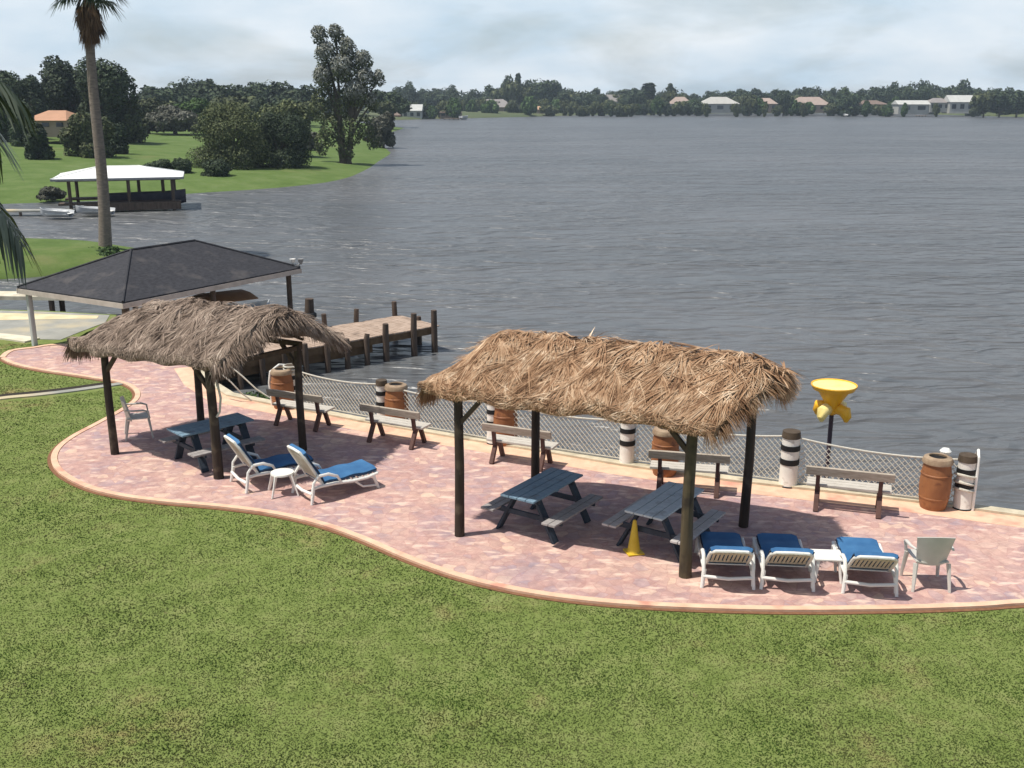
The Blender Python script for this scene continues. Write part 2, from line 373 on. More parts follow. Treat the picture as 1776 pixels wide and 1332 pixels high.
PATIO = EDGE + WINS + list(reversed(TOPL))[:-1]
poly_slab('patio', [(p.x, p.y) for p in PATIO], 0.035, 0.0, M['patio'])
tag(strip(EDGE, -.01, .13, .047, .0).build('patio_edging', M['curb']), kind='structure')
tag(strip(EDGE, -.135, .20, .012, -.02).build('edging_soil', M['redsoil']), kind='structure')
tag(strip(list(reversed(TOPL)), -.01, .17, .052, 0).build('patio_edging', M['curb']), kind='structure')
capl = WALL[1:] + [V2(-7.75, 25.6), V2(-8.5, 27.2)]
tag(strip(capl, .12, .10, .085, -.25).build('seawall_cap', M['cap']), kind='structure')
tag(strip(capl, .62, -.02, .040, .0).build('patio_border', M['curb']), kind='structure')
tag(strip(capl, .06, .05, -.26, -2.8).build('seawall', M['cap']), kind='structure')
# little path through the lawn on the left
path = catmull([W(-60, 704), W(0, 692), W(60, 686), W(120, 679), W(170, 672), W(218, 665)], 5)
tag(strip(path, .10, .13, .03, -.01).build('path', M['ramp']), kind='structure')
tag(strip([p + Vector((0, .0, 0)) for p in path[:-3]], .40, -.105, .012, -.02).build('path_gully', M['soil']), kind='structure')  # dark strip standing in for the shadow along the path's upper edge
# boat ramp and beach beside the dark boathouse
poly_slab('boat_ramp', [(-13.6, 30.5), (-13.45, 31.6), (-13.2, 33.0), (-13.5, 34.2), (-16, 34.8), (-22, 35.5), (-40, 36.4), (-40, 31.6), (-22, 31.2), (-15.5, 30.7)], .014, -.02, M['ramp'])
tag(strip(catmull([V2(-30, 31.3), V2(-20, 31.2), V2(-16.2, 31.0), V2(-14.4, 30.3)], 4), .32, .22, .05, 0).build('ramp_kerb', M['conc']), kind='structure')
poly_slab('beach_sand', [(-40, 33.6), (-17.3, 33.3), (-13.7, 33.6), (-13.8, 34.05), (-16.2, 34.4), (-22, 35.0), (-40, 35.6)], .022, -.02, M['sand'])
# green spit with the tall palm
def mound(name, pts, h, mat, inset=1.2):
    c = sum(pts, Vector()) / len(pts); mb = MB(); n = len(pts); lv = [(1.06, -1.6), (1.0, -.82), (.93, -.55), (.72, h * .7), (.35, h)]
    for s, z in lv:
        mb.v += [(c.x + (p.x - c.x) * s, c.y + (p.y - c.y) * s, z) for p in pts]
    for i in range(len(lv) - 1):
        for k in range(n): mb.f.append((i * n + k, i * n + (k + 1) % n, (i + 1) * n + (k + 1) % n, (i + 1) * n + k))
    mb.f.append(tuple((len(lv) - 1) * n + k for k in range(n)))
    return tag(mb.build(name, mat, smooth=True), kind='structure')
mound('grass_spit', catmull([V2(-48, 44), V2(-36, 43), V2(-28, 44.5), V2(-22, 46.5), V2(-18.3, 49.6), V2(-17.6, 52.5), V2(-19.5, 55), V2(-25, 56.5), V2(-36, 57), V2(-48, 56)], 4), -.1, M['farlawn'])

def shore_grid(name, poly, hfun, x0, x1, y0, y1, st, mat):
    xs = np.arange(x0, x1 + st, st); ys = np.arange(y0, y1 + st, st); X, Y = np.meshgrid(xs, ys)
    P = np.array([(p.x, p.y) for p in poly]); Q = np.roll(P, -1, 0)
    D = np.full(X.shape, 1e9); ins = np.zeros(X.shape, bool)
    for (ax, ay), (bx, by) in zip(P, Q):
        dx, dy = bx - ax, by - ay; t = np.clip(((X - ax) * dx + (Y - ay) * dy) / (dx * dx + dy * dy), 0, 1)
        D = np.minimum(D, np.hypot(X - ax - t * dx, Y - ay - t * dy))
        if ay != by:
            c = ((ay > Y) != (by > Y)) & (X < (bx - ax) * (Y - ay) / (by - ay) + ax); ins ^= c
    S = np.where(ins, D, -D); Z = hfun(S, X, Y)
    keep = S > -2.5 * st
    nr, nc = X.shape; V = np.stack([X, Y, Z], -1).reshape(-1, 3); idx = np.arange(nr * nc).reshape(nr, nc)
    q = np.stack([idx[:-1, :-1], idx[:-1, 1:], idx[1:, 1:], idx[1:, :-1]], -1)
    k = keep[:-1, :-1] | keep[1:, 1:]; q = q[k]
    o = np_mesh(name, V, q.reshape(-1, 4), mat, smooth=True); return tag(o, kind='structure')
Lz = -.8
PEN = catmull([W(x, y, Lz) for x, y in ((-260, 372), (-60, 357), (60, 352), (180, 348), (270, 341), (340, 335), (440, 329), (530, 321), (590, 312), (630, 297), (660, 279), (678, 266), (668, 256), (655, 246), (650, 238))], 4) + [V2(-30, 300), V2(-60, 390), V2(-400, 420), V2(-400, 110)]
def pen_h(S, X, Y):
    h = np.where(S > 0, -.8 + np.minimum(S * .10, .45) + 3.2 * (1 - np.exp(-np.maximum(S - 3, 0) / 55)), -.8 + S * .15)
    return np.where(S > 0, h + .25 * np.sin(X * .06) * np.cos(Y * .05) * np.clip(S / 20, 0, 1), h)
shore_grid('left_shore_lawn', PEN, pen_h, -260, -10, 80, 420, 1.6, M['farlawn'])
# the far shore, running to the horizon
M['farshore'] = simple('far_shore_ground', (.06, .085, .03, 1), (.11, .12, .05, 1), .03, .95, bump=0)
FS = [V2(-900, 300), V2(-300, 360)] + [W(x, y, Lz) for x, y in ((600, 211), (660, 209), (760, 206), (900, 203), (1000, 200), (1100, 199), (1250, 197), (1400, 196), (1500, 196.5), (1600, 198), (1700, 201), (1776, 203), (1900, 208))] + [V2(420, 330), V2(900, 300)]
mb = MB(); offs = [(-4, -1.6), (0, -.8), (2, -.35), (10, .2), (40, 1.2), (150, 2.5), (600, 4), (4500, 6)]
for d, z in offs:
    for p in FS: mb.v.append((p.x * (1 + d / 900), p.y + d, z))
n = len(FS)
for i in range(len(offs) - 1):
    for k in range(n - 1): mb.f.append((i * n + k, i * n + k + 1, (i + 1) * n + k + 1, (i + 1) * n + k))
tag(mb.build('far_shore', M['farshore'], smooth=True), kind='structure')

# ------------------------------------------------------------------ grass blades (one uncountable lawn)
def inpoly(x, y, P):
    P = np.array([(p.x, p.y) for p in P]); Q = np.roll(P, -1, 0); ins = np.zeros(x.shape, bool)
    for (ax, ay), (bx, by) in zip(P, Q):
        if ay != by: ins ^= ((ay > y) != (by > y)) & (x < (bx - ax) * (y - ay) / (by - ay) + ax)
    return ins
def blades():
    n = 680000
    u = rng.random(n); y = 7.5 + (30 - 7.5) * u ** 1.9; x = (rng.random(n) * 2 - 1) * (y * .56 + 1.6)
    EXP = [p.copy() for p in EDGE]
    big = [Vector((p.x, p.y, 0)) for p in PATIO]
    k = ~inpoly(x, y, big)
    k &= inpoly(x, y, LAND) & ~((x < -13) & (y > 30.2))
    # keep clear of the edging and the path
    E = np.array([(p.x, p.y) for p in EDGE + path]); keep = np.ones(n, bool)
    for a in range(0, len(E) - 1):
        if a == len(EDGE) - 1: continue
        ax, ay = E[a]; bx, by = E[a + 1]; dx, dy = bx - ax, by - ay
        t = np.clip(((x - ax) * dx + (y - ay) * dy) / (dx * dx + dy * dy + 1e-9), 0, 1); keep &= np.hypot(x - ax - t * dx, y - ay - t * dy) > np.where(a < len(EDGE) - 1, .19, .36) + .04 * np.sin(x * 7) 
    k &= keep; x = x[k]; y = y[k]; n = len(x)
    cl = .6 + .4 * np.sin(x * 1.7 + 1.3 * np.sin(y * 1.1)) * np.cos(y * 2.1 + np.sin(x * .9)) 
    h = (.008 + .011 * rng.random(n)) * (.65 + .6 * cl); w = .006 + .007 * rng.random(n) + .0006 * y
    th = rng.random(n) * 2 * math.pi; ln = rng.random(n) * .8; la = rng.random(n) * 2 * math.pi
    V = np.zeros((n, 3, 3), np.float32)
    V[:, 0, 0] = x - np.cos(th) * w; V[:, 0, 1] = y - np.sin(th) * w; V[:, 1, 0] = x + np.cos(th) * w; V[:, 1, 1] = y + np.sin(th) * w
    V[:, 2, 0] = x + np.cos(la) * ln * h; V[:, 2, 1] = y + np.sin(la) * ln * h; V[:, 2, 2] = h; V[:, :2, 2] = -.005
    o = np_mesh('lawn_grass', V.reshape(-1, 3), np.arange(3 * n).reshape(-1, 3), M['blades'])
    tag(o, 'mown green lawn grass with browned patches in front of the patio', 'grass', kind='stuff')
blades()
# ------------------------------------------------------------------ thatched shelters
def shelter(name, bases, ze, zr, ohL, ohR, ohS, hip, label, seed, mats, thc, posts_m, prow=.5, near_oh=.2, lift=0.0, sag=.22):
    r = random.Random(seed); Q = [Vector((b[0], b[1], 0)) for b in bases]     # near-left, near-right, far-right, far-left
    c = sum(Q, Vector()) / 4; root = empty(name, (c.x, c.y, .035), label=label, cat='thatched shelter', group='thatched shelters on the patio')
    Q = [q - c for q in Q]; a = ((Q[1] - Q[0]) + (Q[2] - Q[3])); L = a.length / 2; a.normalize()
    w = ((Q[3] - Q[0]) + (Q[2] - Q[1])); WD = w.length / 2; w.normalize(); z0 = .035
    tops = []
    for i, q in enumerate(Q):
        top = q + Vector((r.uniform(-.03, .03), r.uniform(-.03, .03), ze - .06)); tops.append(top)
        mb = MB(); m_ = q.lerp(top, .5) + Vector((r.uniform(-.02, .02), r.uniform(-.02, .02), 0))
        mb.tube([q + Vector((0, 0, -.03)), q.lerp(m_, .5), m_, m_.lerp(top, .6), top], [.10, .095, .088, .085, .08] if i == 1 else [.085, .08, .078, .075, .07], 9)
        mb.build('post', posts_m[i], root, smooth=True)
    for i, j in ((0, 1), (1, 2), (2, 3), (3, 0)):
        e = (tops[j] - tops[i]).normalized() * .09
        MB().bar(tops[i] - e + Vector((0, 0, -.06 if i % 2 else .02)), tops[j] + e + Vector((0, 0, -.06 if i % 2 else .02)), .09, .09).build('beam', M['beam'], root)
    for i, sg in ((0, 1), (1, -1), (2, -1), (3, 1)):
        p = tops[i] - Vector((0, 0, .5)); q = tops[i] + a * sg * .42 + Vector((0, 0, -.02)); MB().bar(p, q, .07, .07).build('brace', M['beam'], root)
    MB().tube([-a * (L / 2 + .1) + Vector((0, 0, zr - .16)), a * (L / 2 + .3) + Vector((0, 0, zr - .16))], .045, 8).build('ridge_pole', M['beam'], root)
    mr = MB()
    for k in range(5):
        u = -L / 2 + L * k / 4
        for s in (-1, 1): mr.tube([a * u + Vector((0, 0, zr - .18)), a * u + w * s * (WD / 2 + .15) + Vector((0, 0, ze + .02))], .03, 6)
    mr.build('rafters', M['beam'], root)
    hw = WD / 2
    ph = [r.uniform(0, 6.3) for _ in range(8)]
    def S(u, v):
        """u metres along the ridge from the centre, v -1 (near eave) .. 1 (far eave), beyond 1 hangs"""
        u0, u1 = -L / 2 - ohL, L / 2 + ohR; t = (u - u0) / (u1 - u0)
        av = abs(v); ov = (hw + (near_oh if v < 0 else ohS)) 
        hp = 1 - min(1, max(0, (t - 0) / hip)) if hip > 0 else 0
        hp = hp ** 1.7
        z = zr - (zr - ze) * (min(av, 1) ** 1.35); z = z - (z - ze) * hp
        if av > 1: z -= (av - 1) * 1.0 * ov
        sh = ov * (min(av, 1) + max(av - 1, 0) * .35) * (1 - .28 * hp)
        x = u + prow * max(0, t - .72) / .28 * (1 - min(av, 1)) * .9
        z += .035 * math.sin(u * 3.1 + ph[0]) * math.cos(v * 2.3 + ph[1]) + .03 * math.sin(u * 6.7 + ph[2] + v * 3) + lift * (t - .5)
        z -= sag * max(0, (t - .85) / .15) ** 2 * (1 - .3 * av)
        return a * x + w * (sh if v > 0 else -sh) + Vector((0, 0, z))
    u0, u1 = -L / 2 - ohL, L / 2 + ohR; NU, NV = 40, 26
    grid = [[S(u0 + (u1 - u0) * i / NU, -1.0 + 2.0 * j / NV) - Vector((0, 0, .03)) for j in range(NV + 1)] for i in range(NU + 1)]
    top = MB().sheet(grid, -.001).v
    mb = MB(); mb.sheet(grid, .10); th = mb.build('thatch_roof', mats[0], root)
    # fronds: fans of long strips lying down the slope
    VS, QS = [], []
    def stripq(P, wd, side):
        b = len(VS); n = len(P)
        for k, p in enumerate(P):
            ww = wd * (1 - .75 * (k / (n - 1)) ** 2); VS.append(p - side * ww); VS.append(p + side * ww)
        for k in range(n - 1): QS.append((b + 2 * k, b + 2 * k + 1, b + 2 * k + 3, b + 2 * k + 2))
    nf, per, ln0 = thc
    for k in range(nf):
        near = r.random() < .66; sg = -1 if near else 1
        u = r.uniform(u0, u1); vv = r.uniform(-.10, 1) ** 1 if r.random() < .3 else r.random() ** .8; ang0 = r.gauss(0, .45); lf = r.uniform(.0, .05)
        if r.random() < .10: vv = r.uniform(.86, .98)
        for j in range(per):
            ang = ang0 + r.gauss(0, .26); ln = ln0 * r.uniform(.55, 1.15); P = []; l2 = lf + r.uniform(0, .03)
            ns = 5
            for q in range(ns):
                d = ln * q / (ns - 1); uu = u + math.sin(ang) * d + r.uniform(-.006, .006); v_ = vv + math.cos(ang) * d / (hw + .35)
                uu = max(u0 - .10 * r.random(), min(u1 + .12, uu))
                p = S(uu, sg * min(v_, .99 + .05 * math.sin(uu * 9 + j) + .05 * r.random())); P.append(p + Vector((0, 0, l2 + .025 * math.sin(3.14 * q / (ns - 1)) - (.02 if q == ns - 1 else 0))))
            t = (P[1] - P[0]).normalized(); side = t.cross(Vector((0, -.2, 1))).normalized(); side.z += r.uniform(-.35, .35)
            stripq(P, r.uniform(.0035, .0095), side)
    # end fringes and ridge tufts
    for k in range(int(nf * 1.1)):
        e = r.random()
        if e < .36:   # left end hang
            v = r.uniform(-.95, .95); p = S(u0 + .03, v); d = (-a * r.uniform(.2, .5) + w * r.uniform(-.25, .25) + Vector((0, 0, -r.uniform(.5, 1)))).normalized(); side = w
        elif e < .72:
            v = r.uniform(-.98, .98); p = S(u1 - .04, v); d = (a * r.uniform(.2, .8) + w * (r.uniform(-.2, .2) + .3 * v) + Vector((0, 0, -r.uniform(.2, .9)))).normalized(); side = w
        else:
            u = r.uniform(u0, u1 + .05); p = S(u, r.uniform(-.2, .2)); d = (a * r.uniform(-1.2, 1.2) + w * r.uniform(-1.3, .8) + Vector((0, 0, r.uniform(-.1, .12)))).normalized(); side = a
        for j in range(5):
            dd = (d + Vector((r.gauss(0, .18), r.gauss(0, .18), r.gauss(0, .13)))).normalized(); ln = r.uniform(.18, .42)
            P = [p + dd * ln * q / 3 + Vector((0, 0, .02 - .10 * (q / 3) ** 2 * (1 if e < .72 else .7))) for q in range(4)]
            stripq(P, r.uniform(.007, .016), side)
    f = np_mesh('palm_fronds', [tuple(v) for v in VS], QS, mats[1], th)
    return root
M['th_base1'] = simple('thatch_base_golden', (.15, .09, .045, 1), (.27, .17, .09, 1), 9, .9, bump=.8, bd=.05)
M['th1'] = island('thatch_golden', [(0, (.09, .043, .022)), (.25, (.22, .118, .060)), (.5, (.36, .218, .122)), (.75, (.49, .34, .215)), (1, (.76, .62, .45))], .8, 3.5, .55)
M['th_base2'] = simple('thatch_base_grey', (.10, .072, .055, 1), (.19, .145, .115, 1), 9, .9, bump=.8, bd=.05)
M['th2'] = island('thatch_grey', [(0, (.06, .040, .029)), (.3, (.155, .112, .082)), (.6, (.28, .21, .16)), (.85, (.40, .315, .245)), (1, (.64, .54, .43))], .85, 2.2, .45)
P1, P2, P3 = W(797, 932), W(1188, 1003), W(1289, 916); P4 = P1 + (P3 - P2)
shelter('thatched_shelter', (P1, P2, P3, P4), 2.47, 3.24, .75, .30, .32, .22, 'golden brown thatched palm shelter on four dark posts over two picnic tables', 5, (M['th_base1'], M['th1']), (900, 15, .80), (M['post'], M['postl'], M['post'], M['post']), prow=.62, near_oh=.22, sag=.16)
Q1, Q2, Q3 = W(200, 790), W(380, 832), W(526, 783); Q4 = Q1 + (Q3 - Q2)
shelter('thatched_shelter', (Q1, Q2, Q3, Q4), 2.28, 3.07, 1.05, .55, .55, .38, 'grey weathered thatched palm shelter over one picnic table beside the pier', 9, (M['th_base2'], M['th2']), (1200, 13, .42), (M['post'],) * 4, prow=.35, near_oh=.38, lift=.16, sag=.02)

# ------------------------------------------------------------------ picnic tables
def picnic(tm='tint', sm='seatw'):
    root = empty('picnic_table', cat='picnic table', group='picnic tables under the thatched shelters')
    L, Wd = 1.55, .66
    tp = MB()
    for k in range(4): tp.box((0, -Wd / 2 + Wd * (k + .5) / 4, .735), (L, Wd / 4 - .012, .035))
    tp.box((0, 0, .70), (.09, Wd - .06, .035)); tp.build('tabletop', M[tm], root, bevel=.003)
    for s in (-1, 1):
        b = MB()
        for q in (-1, 1): b.box((0, s * .60 + q * .066, .42), (L, .12, .035))
        b.build('bench_seat', M[sm], root, bevel=.003)
    for x in (-.52, .52):
        MB().box((x, 0, .385), (.04, 1.42, .085)).build('cross_beam', M['tdark'], root)
        MB().box((x + .001, 0, .665), (.04, .6, .07)).build('top_brace', M['tdark'], root)
        for s in (-1, 1):
            MB().bar((x + .042, s * .56, 0), (x + .042, s * .20, .68), .045, .15, up=(1, 0, 0)).build('leg', M['tdark'], root)
    return root
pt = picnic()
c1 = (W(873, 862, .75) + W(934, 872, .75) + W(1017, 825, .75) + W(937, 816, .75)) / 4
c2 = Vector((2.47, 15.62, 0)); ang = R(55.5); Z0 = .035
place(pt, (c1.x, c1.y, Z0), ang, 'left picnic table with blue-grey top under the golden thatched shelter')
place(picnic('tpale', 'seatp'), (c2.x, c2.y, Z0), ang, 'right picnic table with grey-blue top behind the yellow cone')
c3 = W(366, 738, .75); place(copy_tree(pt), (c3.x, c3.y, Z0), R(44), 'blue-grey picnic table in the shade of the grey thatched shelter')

# ------------------------------------------------------------------ benches facing the lake
def bench():
    root = empty('park_bench', cat='bench', group='benches along the seawall')
    L = 1.42
    b = MB()
    for k in range(3): b.box((0, .02 + k * .125, .43), (L, .11, .045))
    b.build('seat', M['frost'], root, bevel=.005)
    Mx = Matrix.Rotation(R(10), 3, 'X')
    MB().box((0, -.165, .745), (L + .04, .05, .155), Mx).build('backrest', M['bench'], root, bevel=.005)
    for s in (-1, 1):
        x = s * .52; e = MB()
        e.bar((x, -.20, 0), (x, .03, .41), .075, .085, up=(1, 0, 0)); e.bar((x + .002, .34, 0), (x + .002, .17, .40), .071, .085, up=(1, 0, 0))
        e.bar((x - .002, -.04, .38), (x - .002, -.11, .80), .070, .07, up=(1, 0, 0)); e.bar((x + .004, -.08, .385), (x + .004, .34, .385), .066, .05, up=(1, 0, 0))
        e.build('end_frame', M['benchleg'], root, bevel=.006)
    return root
bn = bench()
bp = [((475, 740), (552, 752), 'dark brown bench facing the lake beside the leftmost barrel'),
      ((646, 770), (708, 782), 'bench with broad grey backrest in front of the second barrel from the left'),
      ((852, 807), (938, 820), 'bench behind the rear post of the golden thatched shelter'),
      ((1147, 862), (1236, 863), 'dark bench seen past the thick front post of the golden shelter'),
      ((1416, 892), (1520, 900), 'bench with pale seat planks nearest the rightmost barrel')]
walldir = (W(1592, 872) - W(632, 733)); wa = math.atan2(walldir.y, walldir.x)
for i, (p, q, lb) in enumerate(bp):
    a, b = W(*p), W(*q); m_ = (a + b) / 2
    rot = math.atan2(b.y - a.y, b.x - a.x); rot = .5 * rot + .5 * wa
    o = bn if i == 0 else copy_tree(bn)
    v = Vector((math.sin(rot), -math.cos(rot), 0)) * -.18
    place(o, (m_.x + v.x, m_.y + v.y, Z0), rot, lb)

# ------------------------------------------------------------------ chaise lounges
def lounge(ang=40, bl=.66):
    root = empty('chaise_lounge', cat='lounger', group='white loungers with blue cushions')
    hw = .35; A = R(ang)
    bt = Vector((-bl * math.cos(A), 0, .33 + bl * math.sin(A)))
    for s in (-1, 1):
        r_ = MB(); y = s * hw
        r_.tube([(-.22, y, .285), (-.05, y, .30), (.25, y, .29), (.6, y, .25), (.9, y, .25), (1.12, y, .29)], [.028, .03, .03, .03, .03, .026], 8)
        r_.build('side_rail', M['white'], root, smooth=True)
        ar = MB(); ar.tube([(-.24, y * 1.03, .05), (-.20, y * 1.03, .38), (-.10, y * 1.03, .50), (.10, y * 1.03, .50), (.28, y * 1.03, .42), (.36, y * 1.03, .28)], [.024, .026, .030, .030, .026, .022], 8)
        ar.build('armrest', M['white'], root, smooth=True)
        MB().tube([(-.20, y, .30), (-.26, y * 1.08, 0)], [.036, .026], 8).build('leg', M['white'], root, smooth=True)
        MB().tube([(1.02, y, .27), (1.12, y * 1.04, 0)], [.034, .024], 8).build('leg', M['white'], root, smooth=True)
        MB().tube([(.62, y * .99, .25), (.80, y * 1.0, .10), (1.08, y * 1.0, .06)], [.022, .02, .02], 8).build('foot_brace', M['white'], root, smooth=True)
    MB().tube([(-.235, -hw * 1.04, .19), (-.25, 0, .165), (-.235, hw * 1.04, .19)], .03, 8).build('crossbar', M['white'], root, smooth=True)
    # backrest frame: arched outline
    n = Vector((math.cos(A), 0, -math.sin(A))) * 0
    def BP(y, t): return Vector((-t * math.cos(A), y, .33 + t * math.sin(A)))
    pts = [BP(-.30, -.04), BP(-.30, bl - .26), BP(-.29, bl - .10), BP(-.23, bl - .015), BP(0, bl + .005), BP(.23, bl - .015), BP(.29, bl - .10), BP(.30, bl - .26), BP(.30, -.04)]
    fr = MB().tube(pts, .027, 8).build('backrest_frame', M['white'], root, smooth=True)
    sl = MB()
    for k in range(9):
        y = -.235 + k * .47 / 8; sl.bar(BP(y, .06), BP(y, bl - .06), .038, .012, up=(math.sin(A), 0, math.cos(A)))
    sl.bar(BP(-.29, .10), BP(.29, .10), .05, .016, up=(math.sin(A), 0, math.cos(A))); sl.bar(BP(-.28, bl - .14), BP(.28, bl - .14), .06, .016, up=(math.sin(A), 0, math.cos(A)))
    sl.build('back_slats', M['slat'], fr)
    ss = MB()
    for k in range(10): ss.box((.08 + k * .115, 0, .285), (.07, .66, .02))
    ss.build('seat_slats', M['white'], root)
    # cushion: one soft slab bent at the hinge
    nm = Vector((math.sin(A), 0, math.cos(A))); prof = []
    for k in range(9): prof.append(BP(0, (bl - .03) * (1 - k / 8)) + nm * .085)
    for k in range(12): prof.append(Vector((.06 + 1.06 * k / 11, 0, .385)))
    prof[8] = Vector((.03, 0, .41))
    g = []
    for i, p in enumerate(prof):
        row = []
        for j in range(9):
            t = j / 8 * 2 - 1; e = max(abs(t) - .75, 0) / .25; bu = .012 * math.cos(i * 2 * math.pi / 5)
            row.append(Vector((p.x, t * .305, p.z - .028 * e ** 2 + bu)))
        g.append(row)
    cu = MB().sheet(g, .065); cu = cu.build('cushion', M['blue'], root, smooth=True)
    pp = MB(); pp.tube([v + Vector((0, -.003, -.035)) for v in [r[0] for r in g]], .012, 6); pp.tube([v + Vector((0, .003, -.035)) for v in [r[-1] for r in g]], .012, 6)
    pp.tube([Vector((prof[-1].x + .006, -.3, .352)), Vector((prof[-1].x + .006, .3, .352))], .012, 6)
    pp.build('piping', M['navy'], cu, smooth=True)
    return root
lg = lounge()
def put_lounge(o, px, py, ang, lb, sc=None):
    p = W(px, py); place(o, (p.x + .24 * math.cos(ang), p.y + .24 * math.sin(ang), Z0), ang, lb, sc=sc)
put_lounge(lg, 1262, 1025, R(85), 'leftmost of the three loungers seen from behind, next to the thick shelter post', (.90, 1, .92))
put_lounge(copy_tree(lg), 1365, 1028, R(84), 'middle lounger seen from behind, left of the low white table', (.90, 1, .92))
put_lounge(copy_tree(lg), 1508, 1036, R(82), 'sunlit lounger seen from behind, right of the low white table', (.90, 1, .92))
lg2 = lounge(60, .74); o = lg2; put_lounge(o, 526, 868, R(38), 'sunlit side-on lounger right of the white stool table at the grey shelter'); 
o = copy_tree(lg2); put_lounge(o, 416, 848, R(36), 'half shaded lounger left of the white stool table at the grey shelter')

# small white side tables
def side_table(w, h, splay, cat, label, loc, rz, grp=None):
    root = empty('side_table', loc, rz, label=label, cat=cat)
    if splay:
        g = MB(); g.lathe([(0, .0), (w / 2 - .05, .0), (w / 2, -.01), (w / 2 + .005, -.04), (w / 2 - .02, -.05), (0, -.045)], (0, 0, h), 20).build('table_top', M['white'], root, smooth=True)
    else:
        g = MB().box((0, 0, h - .02), (w, w * .8, .04)); g.build('table_top', M['white'], root, bevel=.012)
    for i in (-1, 1):
        for j in (-1, 1):
            t = w * .33; e = w * (.56 if splay else .42)
            m2 = MB().tube([(i * t, j * t, h - .04), (i * (t + e) / 2, j * (t + e) / 2, h * .45), (i * e, j * e, 0)], [.048, .032, .026] if splay else [.03, .026, .022], 7, squash=.6)
            m2.build('leg', M['white'], root, smooth=True)
    return root
p = W(492, 858); side_table(.42, .42, True, 'side table', 'round-topped white plastic stool table with splayed legs between two loungers', (p.x, p.y, Z0), R(20))
p = W(1434, 1010); side_table(.46, .38, False, 'side table', 'low square white table between the middle and the sunlit lounger', (p.x, p.y + .1, Z0), R(-5))

# plastic armchairs
def armchair(name='plastic_armchair'):
    root = empty(name, cat='chair', group='beige plastic armchairs')
    # +y is the way the sitter faces
    g = []
    for i in range(9):
        t = i / 8; row = []
        for j in range(11):
            s = j / 10 * 2 - 1; wd = .20 + .07 * t; z = .40 + .45 * t + (.03 * (1 - s * s) if i == 8 else 0)
            row.append(Vector((s * wd, -.20 - .09 * t + .09 * s * s * (1 - .3 * t), z)))
        g.append(row)
    MB().sheet(g, .014).build('backrest', M['chair'], root, smooth=True)
    g = [[Vector((s * .235, y, .425 + .02 * abs(s) ** 3 - .012 * math.sin((y + .2) * 6))) for s in (-1, -.6, -.2, .2, .6, 1)] for y in (-.21, -.1, 0, .1, .2, .26)]
    MB().sheet(g, .018).build('seat', M['chair'], root, smooth=True)
    for i in (-1, 1):
        MB().tube([(i * .235, -.19, .42), (i * .25, -.235, .2), (i * .265, -.27, 0)], [.038, .03, .024], 7, squash=.7).build('leg', M['chair'], root, smooth=True)
        MB().tube([(i * .235, .22, .43), (i * .255, .25, .2), (i * .27, .275, 0)], [.038, .03, .024], 7, squash=.7).build('leg', M['chair'], root, smooth=True)
        MB().tube([(i * .26, -.235, .66), (i * .29, -.08, .645), (i * .295, .12, .64), (i * .275, .22, .60), (i * .25, .235, .44)], [.02, .028, .03, .028, .022], 7, squash=.7).build('armrest', M['chair'], root, smooth=True)
    return root
ac = armchair(); p = W(1616, 1031); place(ac, (p.x, p.y + .27, Z0), R(-3), 'beige plastic armchair seen from behind, right of the loungers')
o = copy_tree(ac); p = W(240, 760); place(o, (p.x, p.y + .05, Z0), R(-68), 'pale plastic armchair facing right beside the left posts of the grey shelter')

# ------------------------------------------------------------------ cone
p = W(1099, 962); root = empty('floor_cone', (p.x, p.y, Z0), R(15), label='tall narrow yellow cone standing in front of the right picnic table', cat='cone')
MB().box((0, 0, .015), (.27, .27, .03)).build('base', M['cone'], root, bevel=.006)
MB().lathe([(.115, .03), (.10, .06), (.03, .54), (.022, .56), (0, .562)], n=20).build('cone_body', M['cone'], root, smooth=True)

# ------------------------------------------------------------------ striped piles, net, barrels
WPOLY = [Vector((p.x, p.y, 0)) for p in WALL]
def pile(h=1.0, r=.15):
    root = empty('striped_pile', cat='bollard', group='white bollards with black bands along the seawall')
    MB().lathe([(r + .01, 0), (r, .05), (r - .005, h * .55), (r - .012, h - .02), (r - .03, h), (0, h + .005)], n=20).build('pile_body', M['bwhite'], root, smooth=True)
    for z, t in ((h * .41, .105), (h * .67, .095)): MB().lathe([(r - .003, z), (r + .006, z + .005), (r + .004, z + t), (r - .006, z + t + .003)], n=20).build('black_band', M['black'], root, smooth=True)
    MB().lathe([(r + .012, 0), (r + .014, .015), (r + .008, .03)], n=20).build('base_band', M['black'], root)
    MB().lathe([(r - .012, h - .11), (r + .004, h - .10), (r - .01, h + .012), (0, h + .018)], n=20).build('pile_cap', M['beam'], root, smooth=True)
    return root
pl = pile()
pn = [((508, 706), .13, 1.0, 'bollard wrapped with white hoops, behind the leftmost barrel'), ((664, 736), .13, 1.0, 'banded bollard just left of the second barrel from the left'), ((856, 771), .14, 1.0, 'banded bollard left of the barrel behind the rear shelter post'),
      ((1087, 807), .15, 1.0, 'banded bollard standing alone between the two middle benches'), ((1366, 845), .17, 1.08, 'tallest thick banded bollard, just left of the bench with pale seat planks'), ((1668, 884), .16, 1.0, 'rope-wrapped banded bollard at the right end of the net, beside the white rail')]
PB = []
for i, ((px, py), r_, h_, lb) in enumerate(pn):
    o = pl if i == 0 else copy_tree(pl); p = W(px, py); PB.append((p, r_, h_)); place(o, (p.x, p.y, Z0), i * .7, lb, sc=(r_ / .15, r_ / .15, h_ * .98))
rw = MB()
for z in (.38, .50, .64): 
    rw.tube([(.175 * math.cos(t), .175 * math.sin(t), z + .02 * math.sin(t * 2)) for t in [k * 2 * math.pi / 18 for k in range(19)]], .022, 6)
o = rw.build('wrapped_rope', M['rope'], smooth=True); o.location = (PB[5][0].x, PB[5][0].y, Z0); tag(o, 'white rope wound three times round the rightmost bollard', 'rope')
rw = MB()
